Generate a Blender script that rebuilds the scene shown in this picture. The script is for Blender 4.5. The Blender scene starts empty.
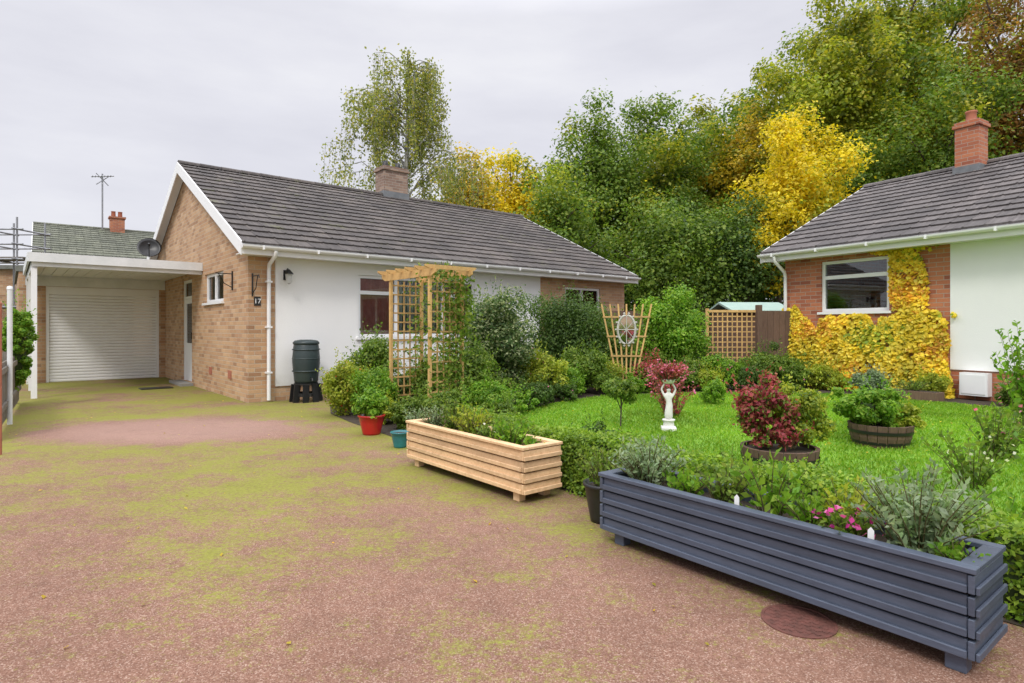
import bpy, bmesh, math, random
import numpy as np
from mathutils import Vector, Matrix, geometry
random.seed(7); rng=np.random.default_rng(11)
scene=bpy.context.scene
COL=scene.collection
R=math.radians

# ------------------------------------------------------------ materials
def newmat(name):
    m=bpy.data.materials.new(name); m.use_nodes=True
    nt=m.node_tree; b=nt.nodes["Principled BSDF"]
    return m,nt,b
def N(nt,t,**k):
    n=nt.nodes.new(t)
    for a,v in k.items(): setattr(n,a,v)
    return n
def L(nt,a,b): nt.links.new(a,b)
def ramp(nt,fac,stops):
    r=N(nt,"ShaderNodeValToRGB"); e=r.color_ramp.elements
    while len(e)<len(stops): e.new(0.5)
    for i,(p,c) in enumerate(stops):
        e[i].position=p; e[i].color=(c[0],c[1],c[2],1)
    L(nt,fac,r.inputs[0]); return r.outputs[0]
def noise(nt,vec,scale,detail=4,rough=.6):
    n=N(nt,"ShaderNodeTexNoise"); n.inputs["Scale"].default_value=scale
    n.inputs["Detail"].default_value=detail; n.inputs["Roughness"].default_value=rough
    if vec is not None: L(nt,vec,n.inputs["Vector"])
    return n.outputs["Fac"]
def math_(nt,op,a,b_=0,c=None):
    n=N(nt,"ShaderNodeMath",operation=op)
    for i,q in enumerate((a,b_) if c is None else (a,b_,c)):
        if isinstance(q,(int,float)): n.inputs[i].default_value=q
        else: L(nt,q,n.inputs[i])
    return n.outputs[0]
def mix(nt,fac,a,b,mode='MIX'):
    m=N(nt,"ShaderNodeMix",data_type='RGBA',blend_type=mode)
    for s,v in ((m.inputs[0],fac),(m.inputs[6],a),(m.inputs[7],b)):
        if hasattr(v,'is_output'): L(nt,v,s)
        elif isinstance(v,(int,float)): s.default_value=v
        else: s.default_value=(v[0],v[1],v[2],1)
    return m.outputs[2]
def bump(nt,b,h,strength=.3,dist=.01):
    n=N(nt,"ShaderNodeBump"); n.inputs["Strength"].default_value=strength; n.inputs["Distance"].default_value=dist
    L(nt,h,n.inputs["Height"]); L(nt,n.outputs[0],b.inputs["Normal"])
def objco(nt): return N(nt,"ShaderNodeTexCoord").outputs["Object"]
def mapping(nt,vec,scale):
    m=N(nt,"ShaderNodeMapping"); m.inputs["Scale"].default_value=scale; L(nt,vec,m.inputs["Vector"]); return m.outputs[0]

def plain(name,c1,c2=None,scale=6,rough=.6,bmp=.0,fine=60,metal=0):
    m,nt,b=newmat(name); co=objco(nt)
    c2=c2 or tuple(x*.8 for x in c1)
    f=noise(nt,co,scale,5); L(nt,ramp(nt,f,[(.3,c2),(.7,c1)]),b.inputs["Base Color"])
    b.inputs["Roughness"].default_value=rough; b.inputs["Metallic"].default_value=metal
    if bmp: bump(nt,b,noise(nt,co,fine,3),bmp,.01)
    return m
def render_wall(name):
    m,nt,b=newmat(name); co=objco(nt)
    c=ramp(nt,noise(nt,co,1.0,5),[(.3,(.84,.84,.835)),(.7,(.885,.885,.875))])
    s=N(nt,"ShaderNodeSeparateXYZ"); L(nt,co,s.inputs[0])
    low=math_(nt,'ADD',s.outputs[2],math_(nt,'MULTIPLY',noise(nt,co,5,4),.45))
    c=mix(nt,1.0,c,ramp(nt,low,[(.42,(.86,.85,.80)),(.72,(1,1,1))]),'MULTIPLY')
    L(nt,c,b.inputs["Base Color"]); b.inputs["Roughness"].default_value=.9; bump(nt,b,noise(nt,co,60,4,.7),.30,.008); return m
def wood(name,c1,c2,rough=.7,vec=(1.5,1.5,14)):
    m,nt,b=newmat(name); co=objco(nt)
    f=noise(nt,mapping(nt,co,vec),4,6,.7)
    g=N(nt,"ShaderNodeNewGeometry").outputs["Random Per Island"]
    c=ramp(nt,f,[(.3,c2),(.65,c1)])
    v=ramp(nt,g,[(0,(.8,.78,.78)),(1,(1.12,1.1,1.08))])
    c=mix(nt,1.0,c,v,'MULTIPLY')
    c=mix(nt,.5,c,ramp(nt,noise(nt,co,2.3,6,.7),[(.35,(.72,.72,.70)),(.6,(1.08,1.08,1.08))]),'MULTIPLY')
    L(nt,c,b.inputs["Base Color"]); b.inputs["Roughness"].default_value=rough
    bump(nt,b,f,.3,.004); return m
def brick(name,cols,mortar):
    m,nt,b=newmat(name); co=objco(nt)
    s=N(nt,"ShaderNodeSeparateXYZ"); L(nt,co,s.inputs[0])
    a=math_(nt,'ADD',s.outputs[0],s.outputs[1])
    row=math_(nt,'FLOOR',math_(nt,'DIVIDE',s.outputs[2],.075))
    off=math_(nt,'MULTIPLY',math_(nt,'MODULO',math_(nt,'ABSOLUTE',row),2.0),.1125)
    xs=math_(nt,'DIVIDE',math_(nt,'ADD',a,off),.225); colm=math_(nt,'FLOOR',xs)
    c=N(nt,"ShaderNodeCombineXYZ"); L(nt,colm,c.inputs[0]); L(nt,row,c.inputs[1])
    w=N(nt,"ShaderNodeTexWhiteNoise",noise_dimensions='2D'); L(nt,c.outputs[0],w.inputs["Vector"])
    k=len(cols); bc=ramp(nt,w.outputs["Value"],[(i/(k-1),cols[i]) for i in range(k)])
    fx=math_(nt,'FRACT',xs); fz=math_(nt,'FRACT',math_(nt,'DIVIDE',s.outputs[2],.075))
    ex=math_(nt,'MULTIPLY',math_(nt,'MINIMUM',fx,math_(nt,'SUBTRACT',1,fx)),.225)
    ez=math_(nt,'MULTIPLY',math_(nt,'MINIMUM',fz,math_(nt,'SUBTRACT',1,fz)),.075)
    e=math_(nt,'MINIMUM',ex,ez)
    mr=N(nt,"ShaderNodeMapRange"); mr.inputs[1].default_value=.003; mr.inputs[2].default_value=.007; L(nt,e,mr.inputs[0])
    col=mix(nt,mr.outputs[0],mortar,bc)
    col=mix(nt,.5,col,ramp(nt,noise(nt,co,1.1,6),[(.3,(.84,.82,.80)),(.7,(1.08,1.08,1.08))]),'MULTIPLY')
    col=mix(nt,.5,col,ramp(nt,noise(nt,co,40,4),[(.3,(.80,.80,.80)),(.7,(1.12,1.12,1.12))]),'MULTIPLY')
    L(nt,col,b.inputs["Base Color"]); b.inputs["Roughness"].default_value=.9
    bump(nt,b,math_(nt,'ADD',mr.outputs[0],math_(nt,'MULTIPLY',noise(nt,co,90,3),.4)),.4,.005)
    return m
def leafmat(name,cols,scale=1.0,trans=.42,dark=.72):
    m,nt,b=newmat(name); co=objco(nt)
    g=N(nt,"ShaderNodeNewGeometry").outputs["Random Per Island"]
    k=len(cols); c=ramp(nt,g,[(i/(k-1),cols[i]) for i in range(k)])
    v=ramp(nt,noise(nt,co,scale,3,.6),[(.32,(dark,dark,dark*.95)),(.68,(1.3,1.28,1.15))])
    c=mix(nt,1.0,c,v,'MULTIPLY'); L(nt,c,b.inputs["Base Color"]); b.inputs["Roughness"].default_value=.5
    b.inputs["Specular IOR Level"].default_value=.35
    tr=N(nt,"ShaderNodeBsdfTranslucent"); L(nt,mix(nt,1.0,c,(1.25,1.3,.8),'MULTIPLY'),tr.inputs[0])
    ms=N(nt,"ShaderNodeMixShader"); ms.inputs[0].default_value=trans
    out=nt.nodes["Material Output"]; L(nt,b.outputs[0],ms.inputs[1]); L(nt,tr.outputs[0],ms.inputs[2]); L(nt,ms.outputs[0],out.inputs[0])
    return m
def glassmat(name):
    m,nt,b=newmat(name)
    t=N(nt,"ShaderNodeBsdfTransparent"); t.inputs[0].default_value=(.88,.9,.9,1)
    g=N(nt,"ShaderNodeBsdfGlossy"); g.inputs["Roughness"].default_value=.02
    f=N(nt,"ShaderNodeFresnel"); f.inputs[0].default_value=1.7
    ms=N(nt,"ShaderNodeMixShader"); L(nt,f.outputs[0],ms.inputs[0]); L(nt,t.outputs[0],ms.inputs[1]); L(nt,g.outputs[0],ms.inputs[2])
    L(nt,ms.outputs[0],nt.nodes["Material Output"].inputs[0]); return m

BUFF=brick("buff_brick",[(.36,.20,.11),(.48,.285,.155),(.54,.325,.18),(.58,.37,.21),(.45,.25,.14),(.62,.42,.26)],(.50,.42,.32))
RED=brick("red_brick",[(.30,.095,.055),(.42,.145,.075),(.48,.17,.085),(.52,.20,.10),(.38,.12,.07)],(.40,.32,.26))
CHB=brick("chimney_brick",[(.20,.13,.10),(.32,.21,.15),(.26,.17,.13),(.40,.28,.21)],(.36,.33,.29))
RENDER=render_wall("white_render")
WHITE=plain("white_upvc",(.88,.88,.88),(.84,.84,.84),3,.35)
OLDWHITE=plain("weathered_white_paint",(.80,.81,.81),(.64,.66,.66),2.5,.55)
GLASS=glassmat("window_glass")
DARK=plain("dark_interior",(.05,.045,.04),(.03,.03,.03),3,.9)
CURT=plain("curtain_cloth",(.70,.24,.18),(.54,.16,.12),10,.9)
BLIND=plain("net_curtain",(.70,.70,.68),(.52,.53,.53),10,.9)
BLACK=plain("black_metal",(.02,.02,.022),(.012,.012,.012),8,.4)
BUTT=plain("green_plastic",(.036,.055,.056),(.024,.038,.040),4,.42)
LEAD=plain("lead_flashing",(.20,.21,.22),(.13,.14,.15),6,.5)
FELT=plain("felt_roof",(.22,.22,.20),(.12,.13,.10),3,.9)
TERRA=plain("terracotta",(.45,.16,.09),(.32,.11,.07),9,.8)
PINE=wood("pale_pine",(.74,.52,.31),(.58,.38,.20),.7,(6,6,6))
TREL=wood("honey_pine",(.66,.43,.17),(.50,.30,.11),.7,(5,5,5))
NAVY=wood("navy_paint",(.080,.100,.145),(.060,.076,.112),.5,(3,3,20))
FENCE=wood("brown_fence",(.17,.105,.075),(.11,.065,.045),.85,(12,12,1.5))
GREYF=wood("weathered_fence",(.24,.22,.19),(.13,.12,.10),.9,(12,12,1.5))
BARREL=wood("barrel_oak",(.18,.115,.075),(.10,.06,.045),.85,(14,14,1.5))
BARK=plain("bark",(.13,.10,.075),(.06,.045,.035),5,.95,.6,20)
BIRCH=plain("birch_bark",(.55,.54,.50),(.12,.11,.10),4,.9)
SOIL=plain("soil",(.070,.050,.034),(.035,.026,.018),9,.95,.8,40)
STONE=plain("white_stone",(.84,.83,.80),(.68,.67,.63),8,.7,.2,40)
REDG=plain("red_glaze",(.50,.02,.02),(.40,.015,.015),4,.18)
TEAL=plain("teal_glaze",(.03,.22,.24),(.02,.13,.15),8,.2)
STEEL=plain("galvanised_steel",(.42,.43,.45),(.28,.28,.30),6,.45,metal=.6)
MIRR,_nt,_b=newmat("mirror_glass"); _b.inputs["Metallic"].default_value=1; _b.inputs["Roughness"].default_value=.04; _b.inputs["Base Color"].default_value=(.8,.82,.82,1)
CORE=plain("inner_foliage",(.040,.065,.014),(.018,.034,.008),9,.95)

def tilemat(name,lo,hi,moss,mth=.60):
    m,nt,b=newmat(name); co=objco(nt)
    g=N(nt,"ShaderNodeNewGeometry").outputs["Random Per Island"]
    c=ramp(nt,g,[(0,lo),(1,hi)])
    st=noise(nt,mapping(nt,co,(7,.9,.9)),3,5,.7)
    c=mix(nt,.85,c,ramp(nt,st,[(.35,(.62,.61,.62)),(.55,(1,1,1)),(.72,(1.6,1.58,1.55))]),'MULTIPLY')
    c=mix(nt,.8,c,ramp(nt,noise(nt,co,.6,4,.6),[(.35,(.78,.77,.76)),(.65,(1.2,1.17,1.12))]),'MULTIPLY')
    ms=ramp(nt,noise(nt,co,2.2,8,.80),[(mth,(0,0,0)),(mth+.08,(.85,.85,.85))])
    c=mix(nt,ms,c,moss) ; L(nt,c,b.inputs["Base Color"]); b.inputs["Roughness"].default_value=.75
    bump(nt,b,noise(nt,co,60,3),.3,.005); return m
TILE=tilemat("concrete_roof_tile",(.060,.052,.050),(.108,.093,.086),(.115,.115,.055),.575)
TILE2=tilemat("concrete_roof_tile_grey",(.080,.072,.072),(.134,.120,.118),(.13,.125,.09),.61)
TILE3=tilemat("mossy_roof_tile",(.10,.11,.08),(.15,.16,.12),(.12,.15,.06))

def drivemat():
    m,nt,b=newmat("red_resin_gravel"); co=objco(nt)
    v=N(nt,"ShaderNodeTexVoronoi"); v.inputs["Scale"].default_value=200; L(nt,co,v.inputs["Vector"])
    s=N(nt,"ShaderNodeSeparateColor"); L(nt,v.outputs["Color"],s.inputs[0])
    stone=ramp(nt,s.outputs[0],[(0,(.155,.080,.055)),(.4,(.225,.122,.086)),(.8,(.275,.160,.116)),(1,(.42,.30,.24))])
    stone=mix(nt,.8,stone,ramp(nt,noise(nt,co,.9,6,.6),[(.3,(.80,.78,.77)),(.7,(1.13,1.12,1.10))]),'MULTIPLY')
    stone=mix(nt,.5,stone,ramp(nt,noise(nt,co,14,5,.7),[(.3,(.70,.70,.70)),(.7,(1.22,1.22,1.22))]),'MULTIPLY')
    xyz=N(nt,"ShaderNodeSeparateXYZ"); L(nt,co,xyz.inputs[0])
    def band(out,a,b_,c,d):
        r=N(nt,"ShaderNodeMapRange",interpolation_type='SMOOTHSTEP'); r.inputs[1].default_value=a; r.inputs[2].default_value=b_; r.inputs[3].default_value=c; r.inputs[4].default_value=d
        L(nt,out,r.inputs[0]); return r.outputs[0]
    far=band(xyz.outputs[1],2.0,6.6,-.03,.135)
    dx=N(nt,"ShaderNodeVectorMath",operation='DISTANCE')
    L(nt,mapping(nt,co,(.62,1.0,0)),dx.inputs[0]); dx.inputs[1].default_value=(-4.3*.62,7.7,0)
    ov=dx.outputs["Value"]
    oval=band(ov,.7,1.35,-.26,.0)
    big=noise(nt,co,.75,8,.66); fine=noise(nt,co,34,5,.8); med=noise(nt,co,5,5,.7)
    add=lambda a,b_,op='ADD': math_(nt,op,a,b_)
    tot=add(add(add(big,far),oval),add(add(add(fine,-.5),.80,'MULTIPLY'),add(add(med,-.5),.50,'MULTIPLY')))
    mask=ramp(nt,tot,[(.49,(0,0,0)),(.68,(.82,.82,.82))])
    stone=mix(nt,band(ov,.5,1.4,.5,0.0),stone,(.37,.24,.20))
    moss=ramp(nt,fine,[(.3,(.15,.165,.018)),(.7,(.29,.31,.05))])
    c=mix(nt,mask,stone,moss)
    c=mix(nt,.5,c,ramp(nt,noise(nt,co,3.1,7,.7),[(.30,(.74,.74,.72)),(.48,(1,1,1))]),'MULTIPLY')
    L(nt,c,b.inputs["Base Color"]); b.inputs["Roughness"].default_value=.88; b.inputs["Specular IOR Level"].default_value=.2
    bump(nt,b,v.outputs["Distance"],.3,.004); return m
DRIVE=drivemat()
def lawnmat():
    m,nt,b=newmat("lawn_grass"); co=objco(nt)
    c=ramp(nt,noise(nt,co,2.2,7,.7),[(.3,(.10,.21,.015)),(.55,(.16,.32,.025)),(.75,(.24,.38,.04))])
    L(nt,c,b.inputs["Base Color"]); b.inputs["Roughness"].default_value=.9; return m
LAWN=lawnmat()
GRASSB=leafmat("grass_blade",[(.12,.26,.015),(.19,.38,.025),(.27,.46,.04),(.34,.45,.07)],.8,.45,.72)

# ------------------------------------------------------------ mesh builder
class MB:
    def __init__(s): s.v=[];s.f=[];s.m=[];s.s=[]
    def add(s,vs,fs,mat=0,smooth=False):
        o=len(s.v); s.v+= [tuple(v) for v in vs]
        for f in fs: s.f.append([i+o for i in f]); s.m.append(mat); s.s.append(smooth)
    def box(s,x0,x1,y0,y1,z0,z1,mat=0):
        s.add([(x0,y0,z0),(x1,y0,z0),(x1,y1,z0),(x0,y1,z0),(x0,y0,z1),(x1,y0,z1),(x1,y1,z1),(x0,y1,z1)],
              [(0,3,2,1),(4,5,6,7),(0,1,5,4),(1,2,6,5),(2,3,7,6),(3,0,4,7)],mat)
    def beam(s,p,q,w,h,mat=0,up=(0,0,1)):
        p=Vector(p);q=Vector(q);d=(q-p).normalized();up=Vector(up)
        if abs(d.dot(up))>.98: up=Vector((0,1,0))
        a=d.cross(up).normalized()*w/2; b=a.cross(d).normalized()*h/2
        vs=[p-a-b,p+a-b,p+a+b,p-a+b,q-a-b,q+a-b,q+a+b,q-a+b]
        s.add(vs,[(0,3,2,1),(4,5,6,7),(0,1,5,4),(1,2,6,5),(2,3,7,6),(3,0,4,7)],mat)
    def tube(s,pts,rad,seg=8,mat=0,cap=True):
        pts=[Vector(p) for p in pts]
        if isinstance(rad,(int,float)): rad=[rad]*len(pts)
        vs=[];n=len(pts); ref=None
        for i,p in enumerate(pts):
            d=(pts[min(i+1,n-1)]-pts[max(i-1,0)]).normalized()
            if ref is None: ref=Vector((1,0,0)) if abs(d.x)<.8 else Vector((0,1,0))
            a=d.cross(ref).normalized(); b=d.cross(a).normalized()
            for k in range(seg):
                t=2*math.pi*k/seg; vs.append(p+(a*math.cos(t)+b*math.sin(t))*rad[i])
        fs=[]
        for i in range(n-1):
            for k in range(seg):
                fs.append((i*seg+k,i*seg+(k+1)%seg,(i+1)*seg+(k+1)%seg,(i+1)*seg+k))
        s.add(vs,fs,mat,True)
        if cap:
            s.add(vs[:seg],[tuple(range(seg))],mat); s.add(vs[-seg:],[tuple(range(seg))],mat)
    def lathe(s,prof,c=(0,0,0),seg=24,mat=0,smooth=True):
        vs=[]
        for r,z in prof:
            for k in range(seg):
                t=2*math.pi*k/seg; vs.append((c[0]+r*math.cos(t),c[1]+r*math.sin(t),c[2]+z))
        fs=[]
        for i in range(len(prof)-1):
            for k in range(seg): fs.append((i*seg+k,i*seg+(k+1)%seg,(i+1)*seg+(k+1)%seg,(i+1)*seg+k))
        s.add(vs,fs,mat,smooth)
    def prism(s,poly,axis,a,b,mat=0):
        n=len(poly)
        def P(p,t): return (t,p[0],p[1]) if axis=='x' else (p[0],t,p[1]) if axis=='y' else (p[0],p[1],t)
        vs=[P(p,a) for p in poly]+[P(p,b) for p in poly]
        fs=[tuple(range(n)),tuple(range(2*n-1,n-1,-1))]+[(i,(i+1)%n,n+(i+1)%n,n+i) for i in range(n)]
        s.add(vs,fs,mat)
    def wall(s,axis,t0,t1,a0,a1,z0,z1,holes,mat=0):
        xs=sorted(set([a0,a1]+[h[0] for h in holes]+[h[1] for h in holes]))
        def bx(a,b,c,d):
            if axis=='x': s.box(a,b,t0,t1,c,d,mat)
            else: s.box(t0,t1,a,b,c,d,mat)
        for a,b in zip(xs[:-1],xs[1:]):
            h=[h for h in holes if h[0]<=a+1e-6 and h[1]>=b-1e-6]
            if not h: bx(a,b,z0,z1)
            else:
                h=h[0]
                if h[2]>z0+1e-4: bx(a,b,z0,h[2])
                if h[3]<z1-1e-4: bx(a,b,h[3],z1)
    def obj(s,name,mats,parent=None,loc=None,rot=0,bevel=0):
        me=bpy.data.meshes.new(name); me.from_pydata(s.v,[],s.f)
        for m in (mats if isinstance(mats,(list,tuple)) else [mats]): me.materials.append(m)
        me.polygons.foreach_set("material_index",s.m); me.polygons.foreach_set("use_smooth",s.s)
        bm=bmesh.new(); bm.from_mesh(me); bmesh.ops.recalc_face_normals(bm,faces=bm.faces); bm.to_mesh(me); bm.free()
        o=bpy.data.objects.new(name,me); COL.objects.link(o)
        if parent: o.parent=parent
        if loc: o.location=loc
        o.rotation_euler[2]=rot
        if bevel:
            b=o.modifiers.new("bevel",'BEVEL'); b.width=bevel; b.segments=1; b.limit_method='ANGLE'
        return o
def empty(name,loc,rot=0,parent=None):
    e=bpy.data.objects.new(name,None); e.location=loc; e.rotation_euler[2]=rot; e.empty_display_size=.3
    COL.objects.link(e)
    if parent: e.parent=parent
    return e
def tag(o,label,cat,group=None):
    o["label"]=label; o["category"]=cat
    if group: o["group"]=group
    return o
def structure(o): o["kind"]="structure"; return o

# ------------------------------------------------------------ leaf engine
def unit(v): return v/np.maximum(np.linalg.norm(v,axis=1,keepdims=True),1e-9)
def rdir(n): return unit(rng.normal(size=(n,3)))
def leafverts(P,Nn,S,asp=.6,T=None):
    n=len(P)
    Nn=unit(Nn)
    if T is None: T=np.cross(Nn,rdir(n))
    T=unit(T); B=unit(np.cross(Nn,T)); S=S[:,None]
    v=np.empty((n,4,3))
    v[:,0]=P-T*S*.5; v[:,1]=P+B*S*asp*.5+Nn*S*.10; v[:,2]=P+T*S*.5; v[:,3]=P-B*S*asp*.5+Nn*S*.10
    return v.reshape(-1,3)
def arrmesh(name,groups,mats,core=None):
    V=[];F=[];M=[];o=0
    for v,mi in groups:
        n=len(v)//4; V.append(v); F.append(np.arange(n*4).reshape(n,4)+o)
        M.append(np.full(n,mi) if np.isscalar(mi) else np.array(mi)); o+=len(v)
    V=np.concatenate(V); F=np.concatenate(F); M=np.concatenate(M)
    if core is not None:
        cv,cf,cm=core; cv=np.array(cv); cf=np.array(cf)+len(V)
        V=np.concatenate([V,cv]); F=np.concatenate([F,cf]); M=np.concatenate([M,np.full(len(cf),cm)])
    me=bpy.data.meshes.new(name)
    me.vertices.add(len(V)); me.vertices.foreach_set("co",V.astype(np.float32).ravel())
    me.loops.add(F.size); me.loops.foreach_set("vertex_index",F.astype(np.int32).ravel())
    me.polygons.add(len(F)); me.polygons.foreach_set("loop_start",(np.arange(len(F))*4).astype(np.int32))
    me.polygons.foreach_set("material_index",M.astype(np.int32))
    for m in mats: me.materials.append(m)
    me.update(calc_edges=True); return me
def link(me,name,loc=(0,0,0),parent=None,rot=0):
    o=bpy.data.objects.new(name,me); o.location=loc; o.rotation_euler[2]=rot; COL.objects.link(o)
    if parent: o.parent=parent
    return o
def ellcore(c,r,seg=14,rings=8):
    vs=[];fs=[]
    for i in range(rings+1):
        ph=math.pi*i/rings
        for k in range(seg):
            t=2*math.pi*k/seg; j=1+.12*math.sin(3*t+i)+.08*math.sin(5*t-2*i)
            vs.append((c[0]+r[0]*math.sin(ph)*math.cos(t)*j,c[1]+r[1]*math.sin(ph)*math.sin(t)*j,c[2]+r[2]*math.cos(ph)*(1+.05*math.sin(4*t))))
    for i in range(rings):
        for k in range(seg): fs.append((i*seg+k,i*seg+(k+1)%seg,(i+1)*seg+(k+1)%seg,(i+1)*seg+k))
    return vs,fs
def clumps(c,r,K,crad=(.28,.45),depth=(.45,.9),lower=1.0):
    out=[]
    ga=math.pi*(3-math.sqrt(5))
    for i in range(K):
        zz=1-2*(i+.5)/K; a=i*ga+rng.uniform(-.4,.4); q0=math.sqrt(1-zz*zz); d=np.array([q0*math.cos(a),q0*math.sin(a),zz])+rng.normal(size=3)*.12
        if d[2]<0: d[2]*=lower
        q=rng.uniform(*depth)
        out.append((np.array(c)+d*np.array(r)*q,rng.uniform(*crad)*min(r[0],r[2])))
    return out
def clumpleaves(cl,n,size,upb=.35,power=.33,squash=.85):
    w=np.array([c[1]**2 for c in cl]); w=w/w.sum()
    idx=rng.choice(len(cl),n,p=w)
    C=np.array([c[0] for c in cl])[idx]; Rr=np.array([c[1] for c in cl])[idx][:,None]
    d=rdir(n); rad=rng.random((n,1))**power
    rad=rad*(1+.25*np.abs(rng.normal(size=(n,1)))*(rng.random((n,1))<.3))
    P=C+d*Rr*rad*np.array([1,1,squash])
    Nn=d*.7+rdir(n)*.7+np.array([0,0,upb])
    S=size*rng.uniform(.6,1.35,n)
    return P,Nn,S
def shrub(name,x,y,rx,ry,h,mat,n,leaf,label,cat="shrub",z=None,flowers=None,K=26,core=.42,loose=False,asp=.6,group=None,second=None):
    z=gz(x,y) if z is None else z
    if h>1.1: K=44
    c=(0,0,h*.50); r=(rx*.98,ry*.98,h*.50)
    if loose: cl=clumps(c,r,K,(.24,.36),(.35,.95)); core*=.6
    else: cl=clumps(c,r,K,(.32,.46),(.42,.82))
    P,Nn,S=clumpleaves(cl,int(n*1.5),leaf)
    P[:,2]=np.maximum(P[:,2],.01)
    mats=[mat,CORE]; mi=0
    if second: mats.append(LG['mid']); mi=np.where(rng.random(len(P))<second,2,0)
    g=[(leafverts(P,Nn,S,asp),mi)]
    ns=int(14*rx/.4)+6; sp=[];st=[]
    for _ in range(ns):
        d=rdir(1)[0]; d[2]=abs(d[2])*1.2+.2; d/=np.linalg.norm(d); b=np.array(c)+d*np.array(r)*.85
        ln=rng.uniform(.5,1.0)*min(.28,.30*h+.06); k=9; tt=np.linspace(0,1,k)[:,None]
        p=b+(d*.6+np.array([0,0,.6]))*ln*tt+rng.normal(size=(k,3))*leaf*.35; sp.append(p); st.append(np.tile(d+np.array([0,0,.4]),(k,1))+rng.normal(size=(k,3))*.7)
    sp=np.concatenate(sp);st=np.concatenate(st); g.append((leafverts(sp,np.cross(st,rdir(len(sp))),leaf*rng.uniform(.6,1.1,len(sp)),asp,st),0))
    if flowers:
        fm,fn,fs=flowers; P,Nn,S=clumpleaves(cl,fn,fs,power=.08); P[:,2]=np.maximum(P[:,2],.05)
        g.append((leafverts(P,Nn,S,.9),len(mats))); mats.append(fm)
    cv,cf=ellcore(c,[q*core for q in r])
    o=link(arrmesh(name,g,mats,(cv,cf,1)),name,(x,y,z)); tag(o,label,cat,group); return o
def stalky(name,x,y,z,rad,h,ns,lps,leaf,mat,label,cat="plant",flowers=None,asp=.4,spread=.6,stem=None):
    stem=stem or STEM
    P=[];Tn=[];S=[];mb=MB(); tips=[]
    for i in range(ns):
        a=rng.uniform(0,2*math.pi); q=rng.uniform(.1,1)**.7; hh=h*rng.uniform(.55,1)*(1-.25*q)
        b=np.array([math.cos(a)*rad*.25*q,math.sin(a)*rad*.25*q,0]); e=np.array([math.cos(a)*rad*q,math.sin(a)*rad*q,hh])
        mid=(b+e)/2+np.array([-math.cos(a)*rad*.1,-math.sin(a)*rad*.1,hh*.15])
        tt=np.linspace(.12,1,lps)[:,None]
        pts=(1-tt)**2*b+2*tt*(1-tt)*mid+tt**2*e
        side=rdir(lps)*spread+np.array([0,0,.45]); side=unit(side)
        s=leaf*rng.uniform(.6,1.2,lps)*(1.1-.4*tt[:,0])
        P.append(pts+side*s[:,None]*.5); Tn.append(side); S.append(s); tips.append(e)
        mb.tube([b,mid*.5+(b+e)*.25,e],[.004,.003,.0015],4,0,False)
    P=np.concatenate(P);T=np.concatenate(Tn);S=np.concatenate(S)
    Nn=np.cross(T,rdir(len(T))); g=[(leafverts(P,Nn,S,asp,T),0)]; mats=[mat,stem]
    if flowers:
        fm,fn,fs=flowers; tp=np.array(tips)[rng.integers(0,len(tips),fn)]+rng.normal(size=(fn,3))*fs*.8
        g.append((leafverts(tp,rdir(fn),np.full(fn,fs),.9),2)); mats.append(fm)
    core=(np.array(mb.v),np.array([f for f in mb.f if len(f)==4]),1)
    o=link(arrmesh(name,g,mats,core),name,(x,y,z)); tag(o,label,cat); return o
def tree(x,y,h,r,mat,n,leaf,label,base=.30,K=34,lower=.8,z=0,mat2=None):
    e=empty("tree",(x,y,z)); tag(e,label,"tree","trees of the woodland edge")
    z0=h*base; rzv=(h-z0)/2; c=np.array([0,0,z0+rzv])
    rr=(r*.90,r*.90,rzv*.95)
    cl=[]
    for i in range(K):
        d=rdir(1)[0]
        if d[2]<0: d[2]*=lower
        q=rng.uniform(.25,1.0)
        cl.append((c+d*np.array(rr)*q, rng.uniform(.24,.42)*min(r,3.8)*(1.2-.45*q)))
    cl.append((np.array([0,0,h*.93]),.28*r)); cl.append((np.array([0,0,h*.82]),.42*r)); cl.append((np.array([0,0,h*.68]),.5*r))
    P,Nn,S=clumpleaves(cl,n,leaf,upb=.5,power=.5)
    f=np.sin(P[:,0]*1.3+x)+np.sin(P[:,2]*1.1+y)+np.sin(P[:,1]*1.7)+rng.normal(size=n)*.7
    mi=np.where(f>1.1,1,0)
    link(arrmesh("crown",[(leafverts(P,Nn,S,.65),mi)],[mat,mat2]),"crown",parent=e)
    mb=MB(); bend=rng.uniform(-.3,.3,2); top=h*.70; tr=.013*h+.05
    tp=[]
    for i in range(7):
        t=i/6; tp.append((bend[0]*math.sin(t*2.5),bend[1]*math.sin(t*3),top*t))
    mb.tube(tp,[tr*(1.35 if i==0 else 1-.88*i/6) for i in range(7)],8,0)
    for cc,cr in cl[:int(K*.6)]:
        zz=max(h*.12,min(cc[2]-np.hypot(cc[0],cc[1])*.7,top*.95)); t=zz/top
        s=np.array([bend[0]*math.sin(t*2.5),bend[1]*math.sin(t*3),zz]); m_=(s*.5+cc*.5)+np.array([0,0,.06*r])
        mb.tube([s,m_,cc],[tr*.36*(1.05-t*.6),tr*.2,tr*.05],5,0,False)
    mb.obj("trunk",BARK,e); return e

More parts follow.
